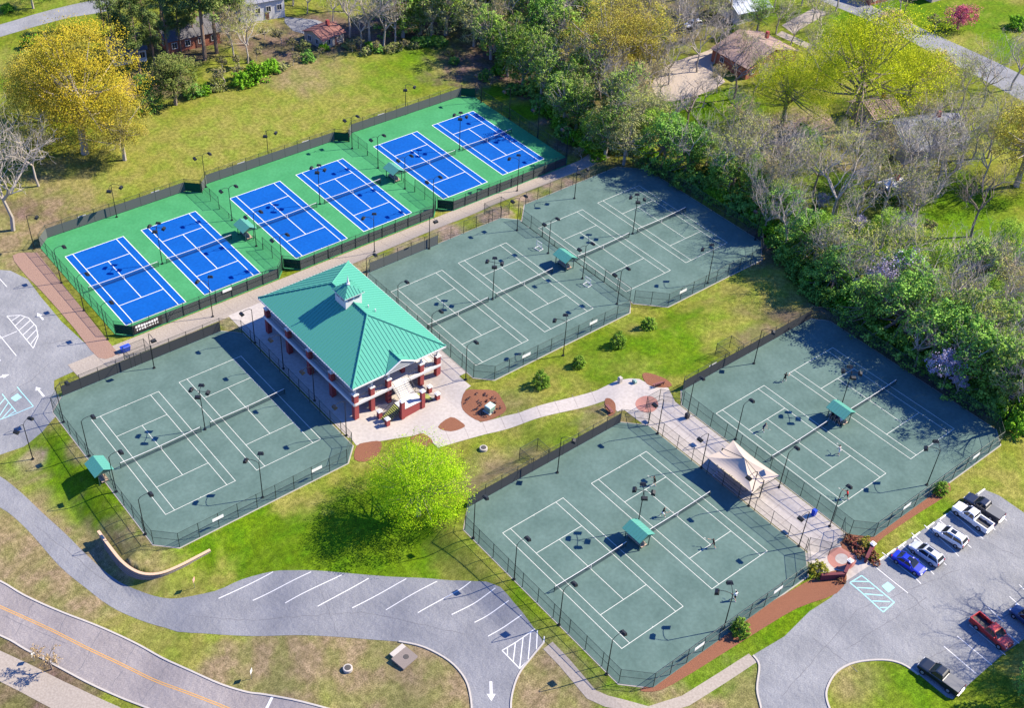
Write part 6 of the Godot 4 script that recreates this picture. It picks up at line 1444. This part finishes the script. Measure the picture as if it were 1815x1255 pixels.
# ---- people ------------------------------------------------------------
func body_mesh(j: Array, cell_: float) -> Dictionary:
	# j: bones [from, to, r0, r1, region]; a smooth union meshed as surface nets
	var lo := Vector3(1e9, 1e9, 1e9); var hi := -lo
	for b in j:
		for k in 2: lo = lo.min(b[k] - Vector3.ONE * (b[2 + k] + cell_ * 2)); hi = hi.max(b[k] + Vector3.ONE * (b[2 + k] + cell_ * 2))
	var n := Vector3i(((hi - lo) / cell_).ceil()) + Vector3i.ONE
	var f := PackedFloat32Array(); f.resize(n.x * n.y * n.z); f.fill(1e3)
	var reg := PackedByteArray(); reg.resize(f.size()); var near := PackedFloat32Array(); near.resize(f.size()); near.fill(1e3)
	var K := 0.035
	for b in j:
		var a: Vector3 = b[0]; var e: Vector3 = b[1]; var ab := e - a; var l2: float = max(ab.length_squared(), 1e-6)
		var pad: float = max(b[2], b[3]) + 0.09
		var mn := Vector3i(((a.min(e) - Vector3.ONE * pad - lo) / cell_).floor()).clamp(Vector3i.ZERO, n - Vector3i.ONE); var mx := Vector3i(((a.max(e) + Vector3.ONE * pad - lo) / cell_).ceil()).clamp(Vector3i.ZERO, n - Vector3i.ONE)
		for z in range(mn.z, mx.z + 1):
			for y in range(mn.y, mx.y + 1):
				for x in range(mn.x, mx.x + 1):
					var p := lo + Vector3(x, y, z) * cell_
					var t: float = clamp((p - a).dot(ab) / l2, 0.0, 1.0)
					var d: float = p.distance_to(a + ab * t) - lerpf(b[2], b[3], t)
					var i := (z * n.y + y) * n.x + x
					if d < near[i]: near[i] = d; reg[i] = b[4]
					var g := f[i]
					var hk: float = max(K - abs(g - d), 0.0) / K
					f[i] = min(g, d) - hk * hk * K * 0.25
	var v := PackedVector3Array(); var rg := PackedByteArray(); var ids := {}; var idx := PackedInt32Array()
	for z in n.z - 1:
		for y in n.y - 1:
			for x in n.x - 1:
				var i := (z * n.y + y) * n.x + x
				var m := 0; var s := Vector3.ZERO; var inside := 0
				for c in 8:
					if f[i + (c & 1) + ((c >> 1) & 1) * n.x + ((c >> 2) & 1) * n.x * n.y] < 0: inside += 1
				if inside == 0 or inside == 8: continue
				for c in 8:
					for ax in [1, 2, 4]:
						if c & ax: continue
						var c2: int = c | ax
						var va := f[i + (c & 1) + ((c >> 1) & 1) * n.x + ((c >> 2) & 1) * n.x * n.y]; var vb := f[i + (c2 & 1) + ((c2 >> 1) & 1) * n.x + ((c2 >> 2) & 1) * n.x * n.y]
						if (va < 0) != (vb < 0):
							s += Vector3(c & 1, (c >> 1) & 1, (c >> 2) & 1).lerp(Vector3(c2 & 1, (c2 >> 1) & 1, (c2 >> 2) & 1), va / (va - vb)); m += 1
				ids[i] = v.size(); v.append(lo + (Vector3(x, y, z) + s / m) * cell_); rg.append(reg[i])
	var st := [1, n.x, n.x * n.y]
	for i in ids:
		for ax in 3:
			var i2: int = i + st[ax]
			if (f[i] < 0) == (f[i2] < 0): continue
			var u: int = st[(ax + 1) % 3]; var w: int = st[(ax + 2) % 3]
			if not (ids.has(i - u) and ids.has(i - w) and ids.has(i - u - w)): continue
			var q := [ids[i], ids[i - u], ids[i - u - w], ids[i - w]]
			if f[i] < 0: q.reverse()
			idx.append_array([q[0], q[1], q[2], q[0], q[2], q[3]])
	return {"v": v, "i": idx, "r": rg}

func pose(swing: float, stride: float, lean: float, seated := false) -> Array:
	var J := []
	var hip := 0.94; var hz := 0.0
	if seated: hip = 0.52
	var pel := Vector3(0, hip, 0); var chest := Vector3(lean * 0.25, hip + 0.42, 0); var neck := chest + Vector3(lean * 0.06, 0.16, 0); var head := neck + Vector3(lean * 0.04 + 0.02, 0.15, 0)
	J.append([pel + Vector3(0, -0.02, 0.07), pel + Vector3(0, -0.02, -0.07), 0.125, 0.125, 2]); J.append([pel, chest, 0.125, 0.14, 1]); J.append([chest + Vector3(0, 0.02, 0.10), chest + Vector3(0, 0.02, -0.10), 0.115, 0.115, 1])
	J.append([chest + Vector3(0, 0.1, 0), neck + Vector3(0, 0.03, 0), 0.055, 0.05, 0]); J.append([head + Vector3(0, -0.05, 0), head + Vector3(0, 0.05, 0), 0.085, 0.095, 0])
	J.append([head + Vector3(0.09, -0.01, 0), head + Vector3(0.11, -0.025, 0), 0.014, 0.016, 0])
	for s in [-1, 1]:
		var sh := chest + Vector3(0, 0.06, s * 0.19)
		J.append([head + Vector3(-0.01, -0.01, s * 0.09), head + Vector3(-0.02, 0.02, s * 0.10), 0.018, 0.018, 0])
		var reach := swing if s > 0 else -0.35 * swing
		var el := sh + Vector3(0.10 + reach * 0.2, -0.24, s * (0.09 + abs(reach) * 0.1)); var wr := el + Vector3(0.16 + reach * 0.2, -0.12 + abs(reach) * 0.2, -s * 0.02)
		if seated: el = sh + Vector3(0.06, -0.27, s * 0.05); wr = el + Vector3(0.24, -0.04, -s * 0.03)
		J.append([sh, sh.lerp(el, 0.6), 0.062, 0.052, 1]); J.append([sh.lerp(el, 0.55), el, 0.047, 0.041, 0]); J.append([el, wr, 0.041, 0.029, 0])
		var pd := (wr - el).normalized(); var palm := wr + pd * 0.07
		J.append([wr, palm, 0.032, 0.036, 0])
		var sd := pd.cross(Vector3.UP).normalized()
		for k in 4:
			var kn := palm + sd * (k - 1.5) * 0.02; var md: Vector3 = kn + pd * (0.035 + 0.006 * (1.5 - abs(k - 1.2))); J.append([kn, md, 0.0105, 0.010, 0]); J.append([md, md + (pd * 0.6 + Vector3(0, -0.8, 0)) * 0.035, 0.010, 0.009, 0])
		J.append([wr + pd * 0.02, wr + pd * 0.05 + sd * 0.055, 0.013, 0.011, 0])
		var hp := pel + Vector3(0, -0.04, s * 0.095); var st_: float = stride * s
		var kn2 := hp + Vector3(0.10 + st_ * 0.22, -0.42, s * 0.03); var an := Vector3(kn2.x - 0.10 + st_ * 0.14, 0.09, kn2.z + s * 0.02)
		if seated: kn2 = hp + Vector3(0.42, 0.02, s * 0.04); an = kn2 + Vector3(0.04, -0.42, 0)
		J.append([hp, hp.lerp(kn2, 0.62), 0.098, 0.078, 2]); J.append([hp.lerp(kn2, 0.6), kn2, 0.066, 0.055, 0]); J.append([kn2, kn2.lerp(an, 0.4), 0.052, 0.056, 0]); J.append([kn2.lerp(an, 0.4), an, 0.056, 0.037, 0])
		J.append([an + Vector3(-0.05, -0.045, 0), an + Vector3(0.16, -0.055, s * 0.02), 0.042, 0.036, 3])
	return J

var poses := []

func person(label: String, at: Vector3, turn: float, k: int, shirt: Color, shorts: Color, hair := lin(0.05, 0.03, 0.02), racket := true, group := ""):
	if poses.is_empty():
		for q in [[1.0, 0.9, 0.5, false], [0.4, 0.5, 0.7, false], [-0.8, 0.7, 0.2, false], [0.0, 0.0, 0.15, true]]: poses.append(body_mesh(pose(q[0], q[1], q[2], q[3]), 0.021))
	var o := thing("person", label, "person", at, turn, group)
	var p: Dictionary = poses[k]; var col := PackedColorArray(); var tone := [Color(0.42, 0.25, 0.17), shirt, shorts, Color(0.6, 0.6, 0.6)]
	for r in p.r: col.append(tone[r])
	var arr := []; arr.resize(Mesh.ARRAY_MAX); arr[Mesh.ARRAY_VERTEX] = p.v; arr[Mesh.ARRAY_INDEX] = p.i; arr[Mesh.ARRAY_COLOR] = col
	var st := SurfaceTool.new(); st.create_from_arrays(arr); st.generate_normals()
	var m := mat("person_surface", Color.WHITE, 0.8); m.vertex_color_use_as_albedo = true
	put(st.commit(), "body", m, o)
	var hip := 0.52 if k == 3 else 0.94; var lean: float = [0.5, 0.7, 0.2, 0.15][k]
	var head := Vector3(lean * 0.35 + 0.02, hip + 0.73, 0)
	var h := st_new(); lathe(h, [[0.107, -0.02], [0.112, 0.03], [0.098, 0.09], [0.06, 0.135], [0.001, 0.15]], 12, head + Vector3(-0.015, 0, 0)); lathe(h, [[0.06, -0.09], [0.085, -0.03], [0.09, 0.02]], 10, head + Vector3(-0.03, 0, 0)); done(h, "hair", mat("hair_%s" % hair.to_html(), hair, 0.9), o)
	if racket:
		var J := pose([1.0, 0.4, -0.8, 0.0][k], [0.9, 0.5, 0.7, 0][k], lean, k == 3); var hand := Vector3.ZERO
		var w := 0
		for b in J:
			if b[2] == 0.032: w += 1; hand = b[1]
		var rk := thing("tennis_racket", "dark racket held by the " + " ".join(Array(label.split(" ")).slice(0, 7)), "racket", at + Basis(Vector3.UP, turn) * hand, turn, "")
		st = st_new(); tube(st, Vector3(-0.08, 0, 0), Vector3(0.28, 0.06, 0.06), 0.016, 0.014, 6); done(st, "handle", mat("racket_grip", lin(0.03, 0.03, 0.03), 0.8), rk)
		st = st_new(); var pts := []
		for q in 17: pts.append(Vector3(0.28 + 0.165 + cos(TAU * q / 16) * 0.165, 0.06 + 0.03 * cos(TAU * q / 16), 0.08 + sin(TAU * q / 16) * 0.125))
		path_tube(st, pts, 0.012, 5); done(st, "hoop", mat("racket_hoop", lin(0.10, 0.10, 0.11), 0.4), rk)
		st = st_new()
		for q in 15: tri(st, Vector3(0.445, 0.06, 0.08), pts[q], pts[q + 1])
		done(st, "strings", mat("racket_strings", lin(0.5, 0.5, 0.45), 0.8, 0.0, 0.35), rk)

func make_people():
	var z5 := func(x, y): return px(820 + x * .41424, 720 + y * .41424, 0.0)
	var z6 := func(x, y): return px(1180 + x * .34986, 550 + y * .34986, 0.56)
	var black := Color(0.012, 0.012, 0.014); var navy := Color(0.012, 0.018, 0.06); var white := Color(0.62, 0.62, 0.62)
	person("player in black top running beside the service line near the canopy", z5.call(820, 338), 2.2, 1, black, black)
	person("player in black and white beside the four lamp pole", z5.call(852, 472), -0.6, 0, black, white)
	person("player in black standing on the service line of the shelter side court", z5.call(1070, 605), 2.4, 0, black, black)
	person("player in white shirt behind the baseline near the twin lamp pole", z5.call(1163, 830), 1.6, 2, white, black)
	person("player in dark clothes on the open clay behind the car row baseline", z6.call(597, 362), 0.3, 0, black, black)
	person("player in navy beside the service line near the canopy post", z6.call(488, 612), -1.2, 1, navy, navy)
	person("player in pale top at the net side of the car row court", z6.call(874, 732), 1.4, 1, Color(0.4, 0.36, 0.34), white)
	person("player in red shirt at the baseline corner beside the car row", z6.call(912, 955), 2.2, 0, Color(0.42, 0.012, 0.016), black)
	var at := px(1484, 745, 0.56)
	for k in 3: person(["seated player in black on the shelter bench", "seated player in navy on the shelter bench", "seated player in pale top on the shelter bench"][k], at + Vector3(-0.25, 0, -0.9 + k * 0.8), PI, 3, [black, navy, white][k], black, lin(0.04, 0.03, 0.02), false)

# ---- small things about the grounds ------------------------------------
func brick_wall(label: String, pts: Array, h: float):
	var o := thing("brick_wall", label, "wall")
	for i in pts.size() - 1:
		var a := gp(pts[i][0], pts[i][1]); var b := gp(pts[i + 1][0], pts[i + 1][1]); var d := b - a; d.y = 0
		var st := st_new(); box(st, (a + b) * 0.5 + Vector3(0, h / 2 - 0.1, 0), Vector3(d.length() - 0.02 * i, h + 0.2, 0.36), Basis(Vector3.UP, -Vector2(d.x, d.z).angle())); done(st, "brickwork", grainy("brick_dark", lin(0.085, 0.028, 0.034), lin(0.15, 0.050, 0.056), 0.9, 0.9, 2.0, 73, 0.12, 3), o)
		st = st_new(); box(st, (a + b) * 0.5 + Vector3(0, h + 0.045, 0), Vector3(d.length(), 0.08 + 0.006 * i, 0.44), Basis(Vector3.UP, -Vector2(d.x, d.z).angle())); done(st, "coping", mats["brick_dark"], o)
	var p := gp(pts[-1][0], pts[-1][1])
	brick_column(o, p.x, p.z, p.y - 0.2, p.y + h + 0.15, 0.55, -99.0, "end_pillar")

func banner(u: float, v: float, k: int, edge: int, label: String, w := 1.7, hgt := 0.55):
	var y: float = PADS[k][4] + 1.9; var oc := octagon(k, -0.08); var p := px(u, v, y)
	var b := oc[0].y - 0.06 if edge == 0 else oc[4].y + 0.06
	var st := st_new(); var o := thing("fence_banner", label, "banner", Vector3(p.x, y, b), 0, "white banners on the court fences")
	box(st, Vector3.ZERO, Vector3(w, hgt, 0.02)); done(st, "sheet", mat("banner_white", lin(0.70, 0.70, 0.68), 0.8), o)

func make_furniture():
	mat("car_black", lin(0.018, 0.018, 0.02), 0.6)
	var conc: Material = mats["kerb"]; var iron: Material = mats["fence_post"]; var white: Material = mats["trim_white"]
	brick_wall("angled dark red brick entrance wall beside the golden shrub", [[1452, 1028], [1494, 1024], [1503, 1004]], 1.0)
	brick_wall("short dark red brick entrance wall beside the car row", [[1532, 998], [1543, 974]], 1.0)
	# green transformer in the mulch bed
	var p := gp(868, 728)
	var o := thing("transformer_box", "pale green metal transformer box in the large mulch bed", "utility box", p, 0.2)
	var st := st_new(); box(st, Vector3(0, 0.55, 0), Vector3(1.3, 1.1, 1.1)); done(st, "cabinet", mat("box_green", lin(0.16, 0.26, 0.22), 0.6), o)
	st = st_new(); frustum(st, 1.1, 1.2, Vector2(0.7, 0.6), Vector2(0.6, 0.5)); done(st, "lid", mat("box_lid", lin(0.34, 0.48, 0.42), 0.6), o)
	st = st_new(); box(st, Vector3(0, 0.04, 0), Vector3(1.7, 0.1, 1.5)); done(st, "plinth", conc, o)
	for q in [[857, 797, "round concrete manhole riser on the lawn behind the lime tree"], [617, 1187, "round concrete manhole riser in the dry grass beside the main road"]]:
		p = gp(q[0], q[1]); o = thing("manhole_riser", q[2], "manhole", p)
		st = st_new(); lathe(st, [[0.62, -0.2], [0.60, 0.42], [0.52, 0.45], [0.001, 0.45]], 16); done(st, "ring", conc, o)
		st = st_new(); lathe(st, [[0.40, 0.45], [0.40, 0.49], [0.001, 0.50]], 14); done(st, "cover", mat("cast_iron", lin(0.06, 0.055, 0.05), 0.7, 0.3), o)
	p = gp(718, 1168)
	o = thing("storm_drain", "square concrete storm drain top beside the driveway kerb", "drain", p, 0.15)
	st = st_new(); box(st, Vector3(0, 0.12, 0), Vector3(2.6, 0.3, 2.2)); done(st, "slab", grainy("drain_concrete", lin(0.13, 0.11, 0.10), lin(0.21, 0.18, 0.16), 1.5, 0.95, 1.0, 111), o)
	st = st_new(); lathe(st, [[0.36, 0.27], [0.36, 0.30], [0.001, 0.305]], 14, Vector3(0.2, 0, 0)); done(st, "cover", mats["cast_iron"], o)
	st = st_new(); box(st, Vector3(0.2, 0.1, -1.5), Vector3(2.2, 0.22, 0.7)); done(st, "throat", conc, o)
	# benches by the brick circle
	var wood := mat("bench_wood", lin(0.16, 0.055, 0.05), 0.7)
	for q in [[1079, 728, -0.2, "dark red slatted bench on the mulch facing the brick circle"], [1166, 684, 1.35, "dark red slatted bench behind the brick circle beside the lawn"]]:
		o = thing("park_bench", q[3], "bench", gp(q[0], q[1]), q[2])
		for k in 4:
			st = st_new(); box(st, Vector3(-0.22 + k * 0.15, 0.45, 0), Vector3(0.12, 0.04, 1.8)); done(st, "seat_slat", wood, o)
		for k in 3:
			st = st_new(); box(st, Vector3(-0.34 - k * 0.03, 0.6 + k * 0.14, 0), Vector3(0.03, 0.11, 1.8)); done(st, "back_slat", wood, o)
		for s in [-0.75, 0.75]:
			st = st_new(); box(st, Vector3(0.2, 0.22, s), Vector3(0.06, 0.44, 0.06)); box(st, Vector3(-0.3, 0.45, s), Vector3(0.06, 0.9, 0.06)); box(st, Vector3(-0.05, 0.42, s), Vector3(0.5, 0.05, 0.06)); done(st, "leg", iron, o)
	for q in [[1098, 678, 0.62, 0.62, 1.0, "banner_white", "white litter bin on the path edge by the brick circle"], [1124, 679, 0.5, 0.7, 0.5, "box_green", "small grey green cabinet on the path edge by the brick circle"], [1217, 741, 0.6, 0.6, 0.9, "car_black", "black litter bin inside the plaza fence"], [1441, 913, 0.6, 0.6, 1.0, "bin_blue", "blue recycling bin on the concrete walk below the canopy"], [224, 622, 1.5, 0.8, 0.95, "bin_blue", "blue box bench under the white lettered banner"]]:
		mat("bin_blue", lin(0.01, 0.05, 0.40), 0.5)
		o = thing("litter_bin", q[6], "bin", gp(q[0], q[1]))
		st = st_new(); frustum(st, 0, q[4], Vector2(q[2], q[3]) * 0.42, Vector2(q[2], q[3]) * 0.5); done(st, "body", mats.get(q[5], conc), o)
		st = st_new(); frustum(st, q[4], q[4] + 0.12, Vector2(q[2], q[3]) * 0.54, Vector2(q[2], q[3]) * 0.36); done(st, "lid", mats.get(q[5], conc), o)
	# traffic signs
	for q in [[447, 1203, 1.9, "white road sign on a post in the dry grass verge"], [346, 1042, 2.0, "small pink faced sign on the lawn below the retaining wall"], [62, 1172, 1.8, "thin sign post in the verge beside the young tree"], [1322, 1005, 1.4, "small sign post beside the twin lamp fence corner"]]:
		if q[0] == 1322: continue
		o = thing("road_sign", q[3], "sign", gp(q[0], q[1]), 0.7)
		st = st_new(); tube(st, Vector3(0, -0.2, 0), Vector3(0, q[2], 0), 0.035, 0.035, 6); done(st, "post", mat("sign_post", lin(0.25, 0.25, 0.25), 0.5, 0.5), o)
		st = st_new(); box(st, Vector3(0, q[2] - 0.3, 0.05), Vector3(0.6, 0.7, 0.02)); done(st, "plate", white if q[0] != 346 else mat("sign_pink", lin(0.55, 0.28, 0.24), 0.6), o)
	# wheel stops
	var z8b := func(x, y): return gp(1320 + x * .34664, 820 + y * .34664)
	for q in [[690, 497], [745, 458], [800, 422], [872, 372], [945, 322], [1012, 278], [1080, 232], [1150, 186], [1205, 150]]:
		o = thing("wheel_stop", "white concrete wheel stop at the head of a bay in the car row", "wheel stop", z8b.call(q[0], q[1]), 0.0, "wheel stops of the car row")
		st = st_new(); frustum(st, 0.0, 0.15, Vector2(0.95, 0.11), Vector2(0.9, 0.07)); done(st, "block", mats["line_white"], o)
	# ball rebound frames on the divider
	for q in [[955, 441], [1041, 505]]:
		o = thing("ball_cart", "white tubular frame standing on the clay beside the divider fence", "frame", px(q[0], q[1], -2.1), 0.1, "white frames by the divider")
		st = st_new(); path_tube(st, [Vector3(0, 0, -0.6), Vector3(0, 1.5, -0.6), Vector3(0, 1.5, 0.6), Vector3(0, 0, 0.6)], 0.05); path_tube(st, [Vector3(0, 0.8, -0.6), Vector3(0, 0.8, 0.6)], 0.04); done(st, "upright", white, o)
		st = st_new(); path_tube(st, [Vector3(-0.5, 0.05, -0.6), Vector3(0.5, 0.05, -0.6), Vector3(0.5, 0.05, 0.6), Vector3(-0.5, 0.05, 0.6), Vector3(-0.5, 0.05, -0.6)], 0.05); done(st, "foot_frame", white, o)
	# banners
	for q in [[143, 382, 0, 0, "beside the mulch side blue courts"], [273, 338, 0, 0, "beside the mulch side blue courts"], [424, 286, 1, 0, "behind the middle blue courts"], [538, 248, 1, 0, "behind the middle blue courts"], [672, 201, 2, 0, "behind the shaded blue courts"], [416, 527, 0, 4, "above the path beside the club house"],
		[943, 638, 3, 4, "above the lawn row of shrubs"], [1062, 579, 3, 4, "above the lawn row of shrubs"], [1202, 510, 4, 4, "on the shaded clay courts"], [559, 828, 5, 4, "behind the lime tree"], [385, 916, 5, 4, "above the retaining wall"], [1379, 1045, 6, 4, "above the mulch strip"], [1236, 1142, 6, 4, "above the mulch strip"], [1731, 809, 7, 4, "facing the car row"], [1603, 894, 7, 4, "facing the car row"], [1261, 646, 7, 0, "over the lawn by the brick circle"]]:
		banner(q[0], q[1], q[2], q[3], "white rectangular banner tied to the fence " + q[4])
	var oc := octagon(0, -0.08)
	o = thing("lettered_banner", "black banner with bold white lettering beside the blue box bench", "banner", Vector3(oc[5].x + 2.7, -4.12, oc[5].y + 0.09))
	st = st_new(); box(st, Vector3(0, 1.25, 0), Vector3(5.0, 1.6, 0.02)); done(st, "sheet", mats["car_black"], o)
	rng.seed = 8
	var x := -2.2
	for k in 9:      # bold strokes, too coarse in the photo to read
		var w := rng.randf_range(0.26, 0.44)
		st = st_new(); box(st, Vector3(x + w / 2, 1.62 + rng.randf_range(-0.05, 0.05), 0.016), Vector3(w, rng.randf_range(0.4, 0.55), 0.01)); box(st, Vector3(x + w / 2 + 0.06, 0.98, 0.016), Vector3(w * rng.randf_range(0.5, 0.9), rng.randf_range(0.22, 0.42), 0.01)); done(st, "letter", mats["banner_white"], o)
		x += w + 0.1
func _ready():
	rng.seed = 77
	noise.seed = 5; noise.frequency = 0.02; noise.fractal_octaves = 4
	noise2.seed = 9; noise2.frequency = 0.35; noise2.fractal_octaves = 3
	setup_camera()
	var env := Environment.new()
	env.background_mode = Environment.BG_SKY
	var sky := Sky.new(); var sm := ProceduralSkyMaterial.new()
	sm.sky_top_color = Color(0.25, 0.45, 0.82); sm.sky_horizon_color = Color(0.66, 0.77, 0.92); sm.sky_curve = 0.12
	sm.ground_bottom_color = Color(0.25, 0.27, 0.22); sm.ground_horizon_color = Color(0.55, 0.62, 0.66)
	sm.sun_angle_max = 0.0
	sky.sky_material = sm; env.sky = sky
	env.tonemap_mode = Environment.TONE_MAPPER_LINEAR
	env.tonemap_exposure = 2.55
	env.sdfgi_enabled = true; env.ssao_enabled = true; env.ssil_enabled = true
	env.background_energy_multiplier = 0.74
	var we := WorldEnvironment.new(); we.name = "world_environment"; we.environment = env; add_child(we)
	var sun := DirectionalLight3D.new(); sun.name = "sun"
	sun.light_energy = 1.6; sun.light_color = Color(1.0, 0.95, 0.86); sun.light_angular_distance = 0.5; sun.shadow_enabled = true
	add_child(sun)
	sun.look_at_from_position(Vector3.ZERO, Vector3(-8.0, -7.95, -3.57), Vector3.UP)
	make_terrain()
	make_ground()
	make_paving()
	make_courts()
	make_nets()
	make_fences()
	make_poles()
	make_shelters()
	make_club()
	make_canopy()
	make_retaining_wall()
	make_houses()
	make_furniture()
	make_cars()
	make_people()
	make_plants()
